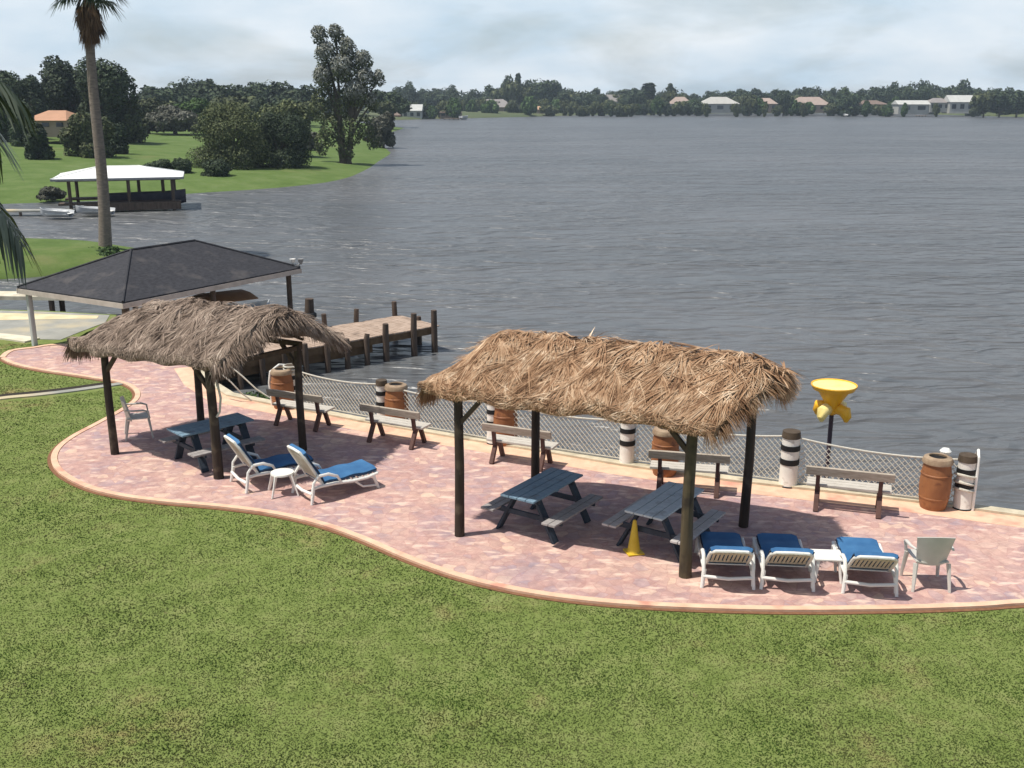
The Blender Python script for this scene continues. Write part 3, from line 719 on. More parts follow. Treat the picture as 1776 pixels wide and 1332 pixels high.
for z in (.82, .90, .97): rw.tube([(.16 * math.cos(t), .16 * math.sin(t), z) for t in [k * 2 * math.pi / 18 for k in range(19)]], .022, 6)
o = rw.build('wrapped_rope', M['rope'], smooth=True); o.location = (PB[0][0].x, PB[0][0].y, Z0); tag(o, 'white rope hoops round the leftmost bollard top', 'rope')
def net_panel(a, b, za, zb, sag, label):
    root = empty('rope_net', (a.x, a.y, Z0), label=label, cat='net fence', group='rope net strung between the bollards'); d = b - a; d.z = 0; L = d.length; u = d.normalized()
    top = lambda t: za + (zb - za) * t - sag * 4 * t * (1 - t)
    def P(t, z): return u * (t * L) + Vector((0, 0, z))
    MB().tube([P(k / 14, top(k / 14)) for k in range(15)], .019, 7).build('top_rope', M['rope'], root, smooth=True)
    MB().tube([P(k / 4, .09) for k in range(5)], .013, 6).build('bottom_rope', M['rope'], root, smooth=True)
    nm = MB(); s = .105; hgt = max(za, zb); nx = int(L / s)
    for sg in (1, -1):
        k0 = -int(hgt / s) - 1
        for k in range(k0, nx - k0 + 1):
            x0 = k * s if sg > 0 else k * s
            seg = []
            for q in range(0, 13):
                z = .09 + (hgt - .09) * q / 12; x = x0 + sg * (z - .09) * .95; t = x / L
                if 0 <= t <= 1 and z <= top(t): seg.append(P(t, z) + Vector((-u.y, u.x, 0)) * .004 * sg)
                elif len(seg) > 1: break
                else: seg = []
            if len(seg) > 1: nm.tube(seg, .0080, 3, cap=False)
    nm.build('net_mesh', M['net'], root)
lbs = ['leftmost rope net panel between the first two barrels', 'rope net panel from the second barrel to the left post of the golden shelter', 'rope net panel behind the rear post of the golden shelter', 'rope net panel behind the thick front post and its bench', 'rightmost rope net panel, below the yellow bowl and behind the last bench']
for i in range(5):
    (a, ra, ha), (b, rb, hb) = PB[i], PB[i + 1]; net_panel(a, b, ha * .9, hb * .9, .10, lbs[i])
def barrel():
    root = empty('trash_barrel', cat='barrel', group='brown barrels along the seawall')
    h, r_ = .86, .26
    pr = [(r_ * .80, 0), (r_ * .84, .02)]
    for k in range(1, 12):
        z = h * k / 12; pr.append((r_ * (.84 + .18 * math.sin(math.pi * k / 12)), z))
    pr += [(r_ * .86, h), (r_ * .78, h)]
    MB().lathe(pr, n=28).build('barrel_body', M['barrel'], root, smooth=True)
    for z in (.2, .62):
        rr = r_ * (.84 + .18 * math.sin(math.pi * z / h)) + .004; MB().lathe([(rr - .006, z), (rr + .004, z + .01), (rr + .004, z + .03), (rr - .006, z + .04)], n=28).build('hoop', M['barrel'], root, smooth=True)
    lid = MB().lathe([(r_ * .84, h - .03), (r_ * .98, h - .02), (r_ * 1.0, h + .02), (r_ * .9, h + .075), (r_ * .62, h + .105), (r_ * .58, h + .09), (r_ * .6, h + .05)], n=28).build('rim_lid', M['barrelrim'], root, smooth=True)
    MB().lathe([(0, h + .055), (r_ * .6, h + .055), (r_ * .6, h + .06), (0, h + .06)], n=24).build('opening', M['black'], lid)
    return root
br = barrel()
bb = [((492, 712), 'leftmost brown barrel, behind the dark bench near the pier'), ((689, 742), 'brown barrel behind the bench with the broad grey backrest'), ((876, 775), 'brown barrel partly hidden behind the bench at the rear shelter post'), ((1152, 828), 'brown barrel behind the bench next to the thick front post'), ((1617, 886), 'large brown barrel at the right end of the net, the nearest one')]
for i, ((px, py), lb) in enumerate(bb):
    o = br if i == 0 else copy_tree(br); p = W(px, py - 3); place(o, (p.x, p.y, Z0), i * 1.1, lb, sc=(1, 1, .98 if i < 4 else 1.0))
# pale liner heap on the last barrel
p = W(1628, 880); o = MB().lathe([(.0, 1.06), (.06, 1.055), (.10, 1.01), (.085, .96), (.05, .94)], n=14).build('lid_knob', M['white']); o.location = (p.x + .05, p.y + .10, Z0 - .02)
o.parent = None; tag(o, 'white cap sticking up behind the rim of the nearest brown barrel', 'cap')
# ladder rails
def hook_rail(name, pts, r, label, cat, mat='white'):
    root = MB().tube(pts, r, 8).build(name, M[mat], smooth=True); tag(root, label, cat); return root
p = W(1686, 889); q = p + Vector((.16, .55, 0))
hook_rail('ladder_rail', [(p.x, p.y, .03), (p.x, p.y, .75), (p.x + .02, p.y + .05, 1.0), (p.x + .08, p.y + .22, 1.08), (q.x, q.y - .1, .95), (q.x, q.y, .5), (q.x, q.y, -1.0)], .026, 'curved white handrail of the water ladder at the right end of the net', 'handrail')
p = W(474, 706)
hook_rail('ladder_rail', [(p.x - .02, p.y, .03), (p.x - .06, p.y, .6), (p.x - .03, p.y + .04, .85), (p.x + .15, p.y + .2, .98), (p.x + .35, p.y + .34, .93), (p.x + .42, p.y + .4, .6), (p.x + .42, p.y + .4, -.9)], .028, 'curved white hoop rail beside the leftmost barrel', 'handrail')
# ropes from the grey shelter towards the bank
t2 = Vector((Q2.x, Q2.y, 2.0))
hook_rail('hanging_rope', [t2 + Vector((.02, -.10, .15)), t2 + Vector((.14, -.12, -.05)), t2 + Vector((.18, -.10, -.35)), t2 + Vector((.14, -.10, -.62)), t2 + Vector((.08, -.1, -.72))], .022, 'frayed pale rope hanging from the near right post of the grey shelter', 'rope', 'rope')
a_, b_ = W(400, 662, .55), W(437, 695, .05); hook_rail('mooring_rope', [a_ + Vector((-.5, .2, .35)), a_, a_.lerp(b_, .5) - Vector((0, 0, .05)), b_], .018, 'lower pale mooring rope slanting down to the bank by the pier', 'rope', 'rope')
a_, b_ = W(420, 652, .6), W(468, 690, .08); hook_rail('mooring_rope', [a_ + Vector((-.5, .2, .35)), a_, a_.lerp(b_, .5) - Vector((0, 0, .05)), b_], .018, 'upper pale mooring rope slanting down to the white hoop rail', 'rope', 'rope')

# ------------------------------------------------------------------ yellow funnel bowl on a pole in the water
p = AT(1446, 20.3, 1.3); root = empty('funnel_feeder', (p.x, p.y, -.8), R(10), label='bright yellow funnel bowl with round lobes on a dark pole in the water', cat='funnel bowl')
zt = ZT(668, 20.3) + .8
MB().tube([(0, 0, -1), (0, 0, zt - .52)], .045, 10).build('pole', M['pole'], root, smooth=True)
MB().lathe([(.07, -.62), (.14, -.56), (.14, -.42), (.19, -.32), (.33, -.10), (.41, -.085), (.46, .0), (.455, .02), (.42, .0)], (0, 0, zt), 32).build('funnel', M['yellow'], root, smooth=True)
MB().lathe([(.425, .002), (.36, -.035), (.2, -.06), (.0, -.065)], (0, 0, zt), 32).build('dish', M['yellowpale'], root, smooth=True)
for k in range(4):
    th = k * math.pi / 2 + .5; x, y = .27 * math.cos(th), .27 * math.sin(th)
    lo = MB(); lo.tube([(x * .3, y * .3, zt - .52), (x * .8, y * .8, zt - .47), (x * 1.1, y * 1.1, zt - .49), (x * 1.3, y * 1.3, zt - .61), (x * 1.25, y * 1.25, zt - .70)], [.08, .12, .13, .095, .04], 10)
    lo.build('lobe', M['yellow'] if k % 2 else M['yellowpale'], root, smooth=True)

# ------------------------------------------------------------------ pier
u = Vector((.756, .655, 0)).normalized(); nn = Vector((-u.y, u.x, 0)); pe = W(758, 566); LP = 8.9; WP = 2.15; st = pe - u * LP
root = empty('pier', (st.x, st.y, 0), math.atan2(u.y, u.x), label='wooden pier with upright pilings reaching into the lake behind the grey shelter', cat='pier')
d = MB(); k = 0; x = 0
while x < LP:
    d.box((x + .07, WP / 2 + rnd.uniform(-.015, .015), .0 + rnd.uniform(-.004, .004)), (.132, WP, .04)); x += .145
d.build('deck', M['deck'], root)
s_ = MB(); s_.box((LP / 2, .03, -.13), (LP, .06, .2)); s_.box((LP / 2, WP - .03, -.13), (LP, .06, .2)); s_.box((LP - .03, WP / 2, -.132), (.06, WP - .13, .2)); s_.build('stringers', M['string'], root)
MB().box((LP * .38, .12, -.36), (LP * .70, .05, .26)).build('skirt_boards', M['string'], root)
def P_(s, side, up, r_=.085):
    y = -.07 if side == 0 else (WP + .07 if side == 1 else side)
    MB().tube([(s, y, -2.6), (s + rnd.uniform(-.02, .02), y, .0), (s + rnd.uniform(-.03, .03), y + rnd.uniform(-.02, .02), up)], [r_ * 1.1, r_, r_ * .92], 9).build('piling', M['pile'], root, smooth=True)
for s in (8.75, 7.95, 6.9): P_(s, 0, .56 if s > 7 else .38, .10)
for s in (6.2, 5.5, 4.8, 4.1, 3.4, 2.7, 2.0): P_(s, 0, rnd.uniform(.08, .30))
for s in (8.8,): P_(s, 1, .5, .09)
for s in (7.3, 6.1, 4.9, 3.6, 2.4): P_(s, 1, .44)
P_(8.98, WP * .5, .15)
# plank box of rubble/bumper boards on the deck
# ------------------------------------------------------------------ dark roofed boathouse
def hip_boathouse(name, C, ax, ay, la, lb, ze, zr, hipl, label, rmat, fas, posts, pm, pr=.07, th=.07, zb=-1.6):
    """C corner, ax unit along short side (la), ay unit along long side (lb)"""
    root = empty(name, (C.x, C.y, 0), label=label, cat='boathouse')
    def L(s, t, z): return ax * s + ay * t + Vector((0, 0, z))
    r = MB(); e = [L(0, 0, ze), L(la, 0, ze), L(la, lb, ze), L(0, lb, ze)]; a, b = L(la / 2, hipl, zr), L(la / 2, lb - hipl, zr)
    dz = Vector((0, 0, th)); V = e + [a, b]; V2_ = [v - dz for v in V]
    fs = [(0, 1, 4), (1, 2, 5, 4), (2, 3, 5), (3, 0, 4, 5)]; r.add(V + V2_, fs + [tuple(6 + i for i in reversed(f)) for f in fs] + [(0, 6, 7, 1), (1, 7, 8, 2), (2, 8, 9, 3), (3, 9, 6, 0)])
    rf = r.build('roof', rmat, root)
    rc = MB()
    for i, j in ((e[0], a), (e[1], a), (e[2], b), (e[3], b), (a, b)): rc.tube([i + Vector((0, 0, .012)), j + Vector((0, 0, .012))], .035, 6)
    rc.build('ridge_caps', rmat, rf)
    f = MB(); o_ = .02
    for i in range(4):
        p, q = e[i] - dz * 1.6, e[(i + 1) % 4] - dz * 1.6; dd = (q - p).normalized() * .03; f.bar(p - dd, q + dd, .045, .14)
    f.build('fascia', fas, root)
    for s, t, z0 in posts: MB().tube([L(s, t, z0), L(s, t, ze - .02)], pr, 9).build('post', pm, root, smooth=True)
    bm_ = MB()
    for t in (.3, lb - .3): bm_.bar(L(.25, t, ze - .16), L(la - .25, t, ze - .16), .09, .12)
    for s in (.3, la - .3): bm_.bar(L(s, .35, ze - .165), L(s, lb - .35, ze - .165), .085, .12)
    bm_.build('eave_beams', M['beam'], root); return root, L
Cc, Dc, Ec = W(213, 524, 1.75), W(30, 498, 1.75), W(521, 464, 1.75)
ax = (Dc - Cc).normalized(); ay = (Ec - Cc); lb_ = ay.length; ay.normalize(); la_ = (Dc - Cc).length; Cg = Vector((Cc.x, Cc.y, 0))
bh, BL = hip_boathouse('boathouse', Cg, ax, ay, la_, lb_, 1.75, 2.72, 2.25, 'open boathouse with dark shingled hip roof behind the grey thatched shelter', M['roofd'], M['fascia'], [(la_ - .22, .18, -.1)], M['greypost'], .085)
for s, t in ((.25, .25), (.25, 3.4), (.25, lb_ - .3), (la_ - .25, 3.4), (la_ - .25, lb_ - .3)): MB().tube([BL(s, t, -2.5), BL(s, t, 1.72)], .085, 9).build('piling', M['pile'], bh, smooth=True)
bd = MB()
for k in range(46): bd.bar(BL(.0, .4 + k * .145, -.04), BL(.75, .4 + k * .145, -.04), .13, .04)
bd.build('walkway', M['deck'], bh)
# floodlight on the roof corner
e0 = Cg + ay * (lb_ - .05) + ax * .1
root = empty('floodlight', (e0.x, e0.y, 1.8), label='small white twin floodlight on the right roof corner of the dark boathouse', cat='floodlight')
MB().box((0, 0, .03), (.16, .16, .06)).build('bracket', M['fasciag'], root)
for s in (-1, 1): MB().lathe([(.03, 0), (.09, .12), (.10, .18), (.085, .18), (.0, .14)], (s * .13, 0, .05), 14).build('lamp_head', M['white'] if s < 0 else M['fasciag'], root, smooth=True)
# dark mooring pile with a coil beyond it
p = AT(539, 34.3, -.8); root = empty('mooring_pile', (p.x, p.y, -.8), label='dark mooring pile standing at the lake end of the dark boathouse', cat='mooring pile')
MB().tube([(0, 0, -1.5), (0, 0, .9), (.02, 0, 1.35)], [.17, .16, .14], 10).build('pile_shaft', M['pile'], root, smooth=True)
MB().lathe([(.19, .7), (.24, .74), (.24, .84), (.19, .88)], n=16).build('tyre_fender', M['black'], root, smooth=True)

# boats
def boat(name, L, Wd, hh, loc, rz, hull, inner, label, extra=None):
    root = empty(name, loc, rz, label=label, cat='boat')
    g = []; N = 12
    for i in range(N + 1):
        t = i / N; wd = Wd / 2 * (1 - max(0, (t - .5) / .5) ** 2.2) * (.85 + .15 * min(1, t * 4)); row = []
        ks = .0 + .25 * hh * max(0, (t - .7) / .3) ** 2
        for j in range(9):
            s = j / 8 * 2 - 1; row.append(Vector((-L / 2 + L * t, s * max(wd, .01), ks + (hh + .12 * t) * (abs(s) ** 2.4) * (1 - ks * .3))))
        g.append(row)
    MB().sheet(g, .03).build('hull', hull, root, smooth=True)
    d2 = [[Vector((-L / 2 + L * (i / 10) * .93 + .03, s * Wd / 2 * .93 * (1 - max(0, (i / 10 - .5) / .5) ** 2.2), hh * .55 + .0)) for s in (-1, 0, 1)] for i in range(10)]
    MB().sheet(d2, .02).build('floor', inner, root)
    for x in (-.25, .12): MB().box((x * L, 0, hh * .8), (.35, Wd * .75, .08)).build('thwart', inner, root)
    if extra: extra(root)
    return root
def canopy(root):
    g = [[Vector((-1.7 + 3.0 * i / 8, s * .75, 1.42 + .22 * (1 - s * s) - .10 * abs(i / 4 - 1))) for s in (-1, -.5, 0, .5, 1)] for i in range(9)]
    MB().sheet(g, .03).build('cover', M['canvas'], root, smooth=True)
    MB().box((.2, 0, .75), (.7, .6, .5)).build('console', M['bwhite'], root, bevel=.05)
M['canvas'] = simple('tan_canvas', (.32, .14, .055, 1), (.42, .21, .09, 1), 3, .8)
M['hullw'] = simple('white_hull', (.42, .43, .43, 1), (.52, .53, .53, 1), 2, .3, bump=0); M['hulld'] = simple('dark_hull', (.03, .03, .045, 1), (.06, .06, .08, 1), 2, .3, bump=0)
c = Cg + ax * (la_ * .48) + ay * (lb_ * .74); boat('motor_boat', 5.0, 1.9, .75, (c.x, c.y, -.62), math.atan2(ay.y, ay.x), M['hullw'], M['bwhite'], 'boat with orange-brown cover moored under the dark boathouse', canopy)
# low pale dock behind the ramp on the left
a_, b_ = V2(-46, 39.6), V2(-12.8, 37.6); root = empty('low_dock', (a_.x, a_.y, 0), math.atan2(b_.y - a_.y, b_.x - a_.x), label='long low pale concrete dock behind the dark boathouse roof', cat='dock'); LL = (b_ - a_).length
MB().box((LL / 2, 0, -.02), (LL, 1.0, .14)).build('dock_slab', M['conc'], root)
for k in range(12):
    for s in (-1, 1): MB().tube([(1.2 + k * 2.8, s * .38, -2.5), (1.2 + k * 2.8, s * .38, -.09)], .10, 8).build('dock_pile', M['pile'], root, smooth=True)

# ------------------------------------------------------------------ far white roofed boathouse
A0, A1 = AT(92, 73.5, 0), AT(321, 76.0, 0); axx = (A1 - A0).normalized(); ayy = Vector((-axx.y, axx.x, 0)); la2 = (A1 - A0).length
# long side along x: use ax = depth, ay = length
wr, WL = hip_boathouse('boathouse', A0, ayy, axx, 5.6, la2, ZT(310, 74), ZT(288.5, 77), 3.1, 'open boathouse with white metal hip roof across the cove', M['whiteroof'], M['fasciag'], [], M['pile'], .1, .06)
for s, t in ((.4, 1.1), (.4, la2 * .57), (.4, la2 - .8), (5.2, 1.1), (5.2, la2 * .62), (5.2, la2 - .8), (1.6, la2 - 1.5)): MB().tube([WL(s, t, -3), WL(s, t, ZT(310, 74) - .1)], .12, 8).build('piling', M['pile'], wr, smooth=True)
MB().bar(WL(.7, .3, -.18), WL(.7, la2 - .3, -.18), 1.2, .14).build('walkway', M['pile'], wr); MB().bar(WL(4.9, .3, -.18), WL(4.9, la2 - .3, -.18), 1.2, .14).build('walkway', M['pile'], wr)
MB().bar(WL(-.02, 2.0, -.42), WL(-.02, la2 - .3, -.42), .08, .5).build('side_boards', M['pile'], wr)
p = AT(235, 75, -.8); boat('covered_boat', 6.0, 2.0, .9, (p.x, p.y + 1.8, -.55), math.atan2(axx.y, axx.x), M['hulld'], M['benchleg'], 'dark boat on its lift under the white-roofed boathouse')
p = AT(98, 70.5, -.8); boat('covered_boat', 2.2, 1.1, .42, (p.x, p.y, -.65), R(170), M['hullw'], M['whiteroof'], 'small white boat moored left of the white-roofed boathouse')
p = AT(165, 72.2, -.8); boat('covered_boat', 2.6, 1.0, .4, (p.x, p.y, -.65), R(175), M['hullw'], M['bwhite'], 'low white dinghy floating in front of the white-roofed boathouse by the palm trunk')
p = AT(76, 72.5, -.8); root = empty('gangway', (p.x - 7, p.y, -.8), 0, label='dark low gangway reaching from the left bank to the white-roofed boathouse', cat='gangway')
MB().box((4.2, 0, .35), (9.4, 1.0, .12)).build('gangway_deck', M['ramp'], root)
for k in range(4): MB().tube([(.6 + k * 2.5, -.42, -1.5), (.6 + k * 2.5, -.42, .3)], .1, 7).build('piling', M['pile'], root)
# ------------------------------------------------------------------ foliage
def leaf_cloud(blobs, n, size, seed, droop=0.0, flat=.8):
    """n leaf quads spread through the shells of the blobs (x,y,z,rx,ry,rz)"""
    g = np.random.default_rng(seed); B = np.array(blobs, float); a = B[:, 3] * B[:, 4] + B[:, 3] * B[:, 5]; pk = g.choice(len(B), n, p=a / a.sum()); b = B[pk]
    d = g.normal(size=(n, 3)); d /= np.linalg.norm(d, axis=1)[:, None]; rad = (.62 + .42 * g.random(n) ** .6) * (1 + .10 * np.sin(d[:, 0] * 5 + pk) * np.cos(d[:, 2] * 6 + pk * 2))
    c = b[:, :3] + d * b[:, 3:] * rad[:, None]
    nr = d + g.normal(size=(n, 3)) * .55 + np.array([0, 0, .35]); nr /= np.linalg.norm(nr, axis=1)[:, None]
    t = g.normal(size=(n, 3)); t[:, 2] -= droop; t -= nr * (t * nr).sum(1)[:, None]; t /= np.linalg.norm(t, axis=1)[:, None]; w = np.cross(nr, t)
    s = size * (.55 + .8 * g.random(n))[:, None]; l = s * (1 + droop * .6)
    V = np.stack([c - t * l, c - w * s * flat * .8, c + t * l, c + w * s * flat * .8], 1)
    return V.reshape(-1, 3), np.arange(4 * n).reshape(-1, 4)
def rand_blobs(r, w, h, z0, k, lo=.32, hi=.5, top=1.0):
    """blobs filling a crown w wide, from z0 to h"""
    out = []; cz = (z0 + h) / 2; rz = (h - z0) / 2
    for i in range(k):
        th = r.uniform(0, 6.283); ph = r.uniform(-.8, 1); q = r.uniform(.35, .85); s = r.uniform(lo, hi)
        e = math.sqrt(max(0, 1 - ph * ph * .8)) * q
        out.append((math.cos(th) * e * w / 2, math.sin(th) * e * w / 2, cz + ph * rz * (1 - s) * .95, w / 2 * s, w / 2 * s, rz * s * 1.05 * top))
    out.append((0, 0, cz, w * .30, w * .30, rz * .75))
    if z0 <= h * .06:
        for i in range(max(5, k // 2)):
            th = i * 6.283 / max(5, k // 2) + r.uniform(-.3, .3); e = w * r.uniform(.22, .38); out.append((math.cos(th) * e, math.sin(th) * e, h * .16, w * .17, w * .17, h * .20))
    return out
def trunk_mesh(r, blobs, zb, rad, parent, mat=None):
    mb = MB(); zs = min(b[2] - b[5] * .4 for b in blobs); zt = max(zs * .6, zb + .5)
    mb.tube([(0, 0, -.6), (0, 0, .1), (r.uniform(-.1, .1), 0, zt * .6), (0, 0, zt)], [rad * 1.4, rad * 1.1, rad, rad * .85], 8)
    for b in blobs[:9]:
        c = Vector(b[:3]); m_ = Vector((c.x * .4, c.y * .4, zt + (c.z - zt) * .45)); mb.tube([Vector((0, 0, zt - .1)), m_, c], [rad * .6, rad * .4, rad * .12], 6)
    return mb.build('trunk', mat or M['bark'], parent, smooth=True)
def tree(name, loc, w, h, z0, label, cat, fol, n=5000, size=.25, k=9, seed=1, group=None, rad=None, trunk=True, sc=None, lo=.32, hi=.5, blobs=None, droop=0):
    r = random.Random(seed); root = empty(name, loc, r.uniform(0, 6), label=label, cat=cat, group=group)
    bl = blobs or rand_blobs(r, w, h, z0, k, lo, hi)
    V, Q = leaf_cloud(bl, n, size, seed, droop); np_mesh('crown', V, Q, fol, root)
    if trunk: trunk_mesh(r, bl, z0, rad or w * .035, root)
    return root
G = lambda a, b, c: (a, b, c)
M['fdark'] = island('foliage_dark', [(0, (.011, .020, .010)), (.45, (.028, .046, .020)), (.8, (.056, .080, .034)), (1, (.11, .13, .065))], scale=.35)
M['folive'] = island('foliage_olive', [(0, (.020, .027, .011)), (.45, (.054, .068, .026)), (.8, (.105, .12, .046)), (1, (.18, .19, .09))], scale=.35)
M['fmid'] = island('foliage_mid', [(0, (.014, .030, .008)), (.45, (.036, .070, .016)), (.8, (.065, .115, .026)), (1, (.11, .15, .045))], scale=.35)
M['fgrey'] = island('foliage_grey', [(0, (.025, .027, .018)), (.4, (.065, .066, .045)), (.75, (.13, .13, .10)), (1, (.20, .195, .16))], scale=.5, var=.5)
M['moss'] = island('moss_pale', [(0, (.08, .085, .065)), (.5, (.20, .205, .165)), (.85, (.35, .35, .30)), (1, (.52, .51, .46))], scale=.6)
M['frond'] = island('frond_green', [(0, (.010, .024, .008)), (.5, (.026, .052, .014)), (.85, (.06, .09, .03)), (1, (.13, .14, .08))], .38, 1, .3, spec=.5, transl=.12)
M['frondn'] = island('frond_grey_green', [(0, (.02, .032, .016)), (.5, (.055, .075, .040)), (.85, (.14, .16, .11)), (1, (.36, .38, .30))], .45, 1, .2, spec=.25, transl=.1)
M['dead'] = island('frond_dead', [(0, (.05, .026, .012)), (.5, (.13, .072, .034)), (1, (.25, .165, .09))], .8, 1, .3)

def gz(x, y):   # ground height of the left lawn
    return 1.2
def far_base(px, d, z): p = AT(px, d, z); return (p.x, p.y, z)
# --- left shore: individual trees
def T(px0, px1, ytop, d, zb, label, fol, cat='tree', name='oak_tree', n=5000, k=10, seed=1, z0f=.15, size=None, **kw):
    p = AT((px0 + px1) / 2, d, zb); cd = d * math.cos(PITCH) + (H - zb) * math.sin(PITCH); w = (px1 - px0) / F * cd * 1.02; h = ZT(ytop, d) - zb
    return tree(name, (p.x, p.y, zb - .1), w, h, h * z0f, label, cat, fol, n=int(n * 1.8), size=size or d * .0015, k=k, seed=seed, **kw)
T(-60, 70, 104, 150, 1.6, 'dark round-topped oak at the far left edge behind the palm fronds', M['fdark'], seed=2, n=7000)
T(72, 160, 94, 155, 1.8, 'dark pointed oak just left of the tall palm trunk', M['fdark'], seed=3, n=6000)
T(138, 245, 92, 148, 1.8, 'largest dark dense oak directly behind the tall palm trunk', M['fdark'], seed=4, n=9000, z0f=.05)
T(200, 262, 168, 150, 1.4, 'lower green tree leaning against the right side of the largest oak', M['folive'], seed=5, n=3500, z0f=.05)
T(118, 205, 188, 118, .8, 'rounded green shrub tree in front of the orange-roofed house', M['folive'], seed=6, n=5000, z0f=.04, name='shrub_tree')
T(42, 92, 200, 112, .6, 'dark round bush left of the rounded shrub tree', M['fdark'], cat='bush', name='bush', seed=7, n=3500, z0f=.03, trunk=False)
T(22, 74, 178, 131, 1.2, 'dark tree covering the left half of the orange-roofed house', M['fdark'], seed=16, n=3500, z0f=.0)
T(20, 100, 118, 165, 1.8, 'dark oak filling the gap between the two leftmost oaks', M['fdark'], seed=12, n=6000, z0f=.0)
T(-20, 60, 165, 140, 1.4, 'low dark tree at the left edge beside the orange-roofed house', M['fdark'], seed=13, n=4000, z0f=.0)
T(100, 240, 150, 158, 1.6, 'wide dark undergrowth tree below the largest oak', M['fdark'], seed=14, n=7000, z0f=.0)
T(225, 290, 165, 190, 1.8, 'olive tree between the largest oak and the back of the lawn', M['folive'], seed=15, n=4000, z0f=.0)
T(262, 345, 180, 185, 1.9, 'grey-green low tree at the back of the lawn, left of the big bush', M['fgrey'], seed=8, n=4000, z0f=.03)
T(300, 380, 165, 190, 1.9, 'light olive tree behind the left edge of the big bush', M['fmid'], seed=9, n=4000, z0f=.03)
# the big shrubby tree on the shore
T(330, 470, 172, 112, -.1, 'broad olive shrubby tree on the shore, left half of the big thicket', M['folive'], name='shrub_tree', seed=21, n=17000, k=20, z0f=.0, size=.10, lo=.26, hi=.42)
T(425, 545, 188, 116, -.1, 'darker shrubby tree on the shore between the thicket and the tall mossy tree', M['fdark'], name='shrub_tree', seed=22, n=14000, k=18, z0f=.0, size=.10, lo=.26, hi=.42)
T(455, 545, 165, 135, .3, 'olive tree peeping up behind the shore thicket', M['folive'], seed=23, n=5000, z0f=.05)
# round clipped shrubs
for px0, px1, yt, d, lb, s in ((256, 300, 273, 103, 'left one of three clipped round shrubs behind the white-roofed boathouse', 31), (301, 336, 271, 103, 'neat round dark shrub between two others on the lawn', 32), (349, 398, 274, 101, 'clipped shrub at the foot of the big thicket', 33)):
    T(px0, px1, yt, d, -.2, lb, M['fdark'], cat='shrub', name='shrub', seed=s, n=2500, k=6, z0f=.0, trunk=False, lo=.5, hi=.7, size=.11)
T(188, 222, 205, 125, .9, 'small bush right of the palm trunk on the lawn', M['fdark'], cat='bush', name='bush', seed=35, n=1500, k=6, z0f=0, trunk=False, size=.2)
T(60, 110, 322, 82, -.4, 'scrubby plants at the water left of the white-roofed boathouse', M['fgrey'], cat='bush', name='bush', seed=36, n=1500, k=7, z0f=0, trunk=False, size=.12)

# tall mossy tree on the point
p = AT(600, 128, -.4); root = empty('cypress_tree', (p.x, p.y, -.5), 0, label='tall mossy tree with pale grey tufted top on the point of the left shore', cat='tree')
r = random.Random(44); mp = 128 / F
def TB(px, py, rx, ry, dy=0): return ((px - 600) * mp, dy, ZT(py, 128) + .5, rx * mp, rx * mp * .9, ry * mp)
hi_b = [TB(566, 62, 21, 21), TB(592, 58, 20, 19, .5), TB(575, 95, 28, 26), TB(612, 88, 22, 26), TB(636, 108, 24, 24), TB(603, 122, 32, 30, -.6), TB(570, 140, 28, 32), TB(640, 140, 26, 26), TB(662, 136, 14, 18), TB(622, 165, 32, 28, -.4), TB(648, 178, 18, 22)]
lo_b = [TB(560, 185, 26, 40), TB(595, 180, 34, 40, .6), TB(578, 225, 30, 38), TB(610, 228, 30, 38), TB(636, 222, 24, 32), TB(560, 250, 18, 28), TB(600, 262, 22, 24), TB(648, 245, 16, 20), TB(566, 130, 24, 32, 1.5), TB(612, 120, 30, 40, 1.5), TB(598, 80, 22, 30, 1.2)]
V, Q = leaf_cloud([(b[0], b[1], b[2], b[3] * .66, b[4] * .66, b[5] * .72) for b in lo_b + hi_b], 11500, .13, 44, .8); np_mesh('crown', V, Q, M['fgrey2'] if 'fgrey2' in M else M['folive'], root)
up = [(b[0] - .1, b[1] - .5, b[2] + b[5] * .28, b[3] * .78, b[4] * .8, b[5] * .68) for b in hi_b]
V, Q = leaf_cloud([(b[0], b[1], b[2], b[3] * .72, b[4] * .72, b[5] * .8) for b in up], 5000, .11, 45, 1.2); np_mesh('moss', V, Q, M['moss'], root)
mb = MB(); base = Vector((-.3, 0, 0))
mb.tube([(-.35, 0, -.8), (-.3, 0, .3), (-.5, 0, 4), (-.8, 0, 8)], [.75, .5, .4, .28], 9); mb.tube([(.35, .2, -.6), (.3, 0, .4), (.8, 0, 4), (1.2, 0, 8)], [.5, .38, .3, .2], 8)
for b in hi_b + lo_b[:4]: c = Vector(b[:3]); s_ = Vector((-.5 if c.x < 0 else .8, 0, min(c.z * .45, 7))); mb.tube([s_, s_.lerp(c, .5) + Vector((0, 0, .3)), c], [.2, .14, .05], 6)
mb.build('trunk', M['bark'], root, smooth=True)
T(640, 690, 190, 175, -.2, 'grey leafy small tree at the water right of the tall mossy tree', M['fgrey'], seed=47, n=2500, z0f=0, k=7)
T(520, 560, 225, 150, .2, 'reddish-grey undergrowth tree left of the tall mossy tree', M['fgrey'], seed=48, n=2000, z0f=0, k=7)

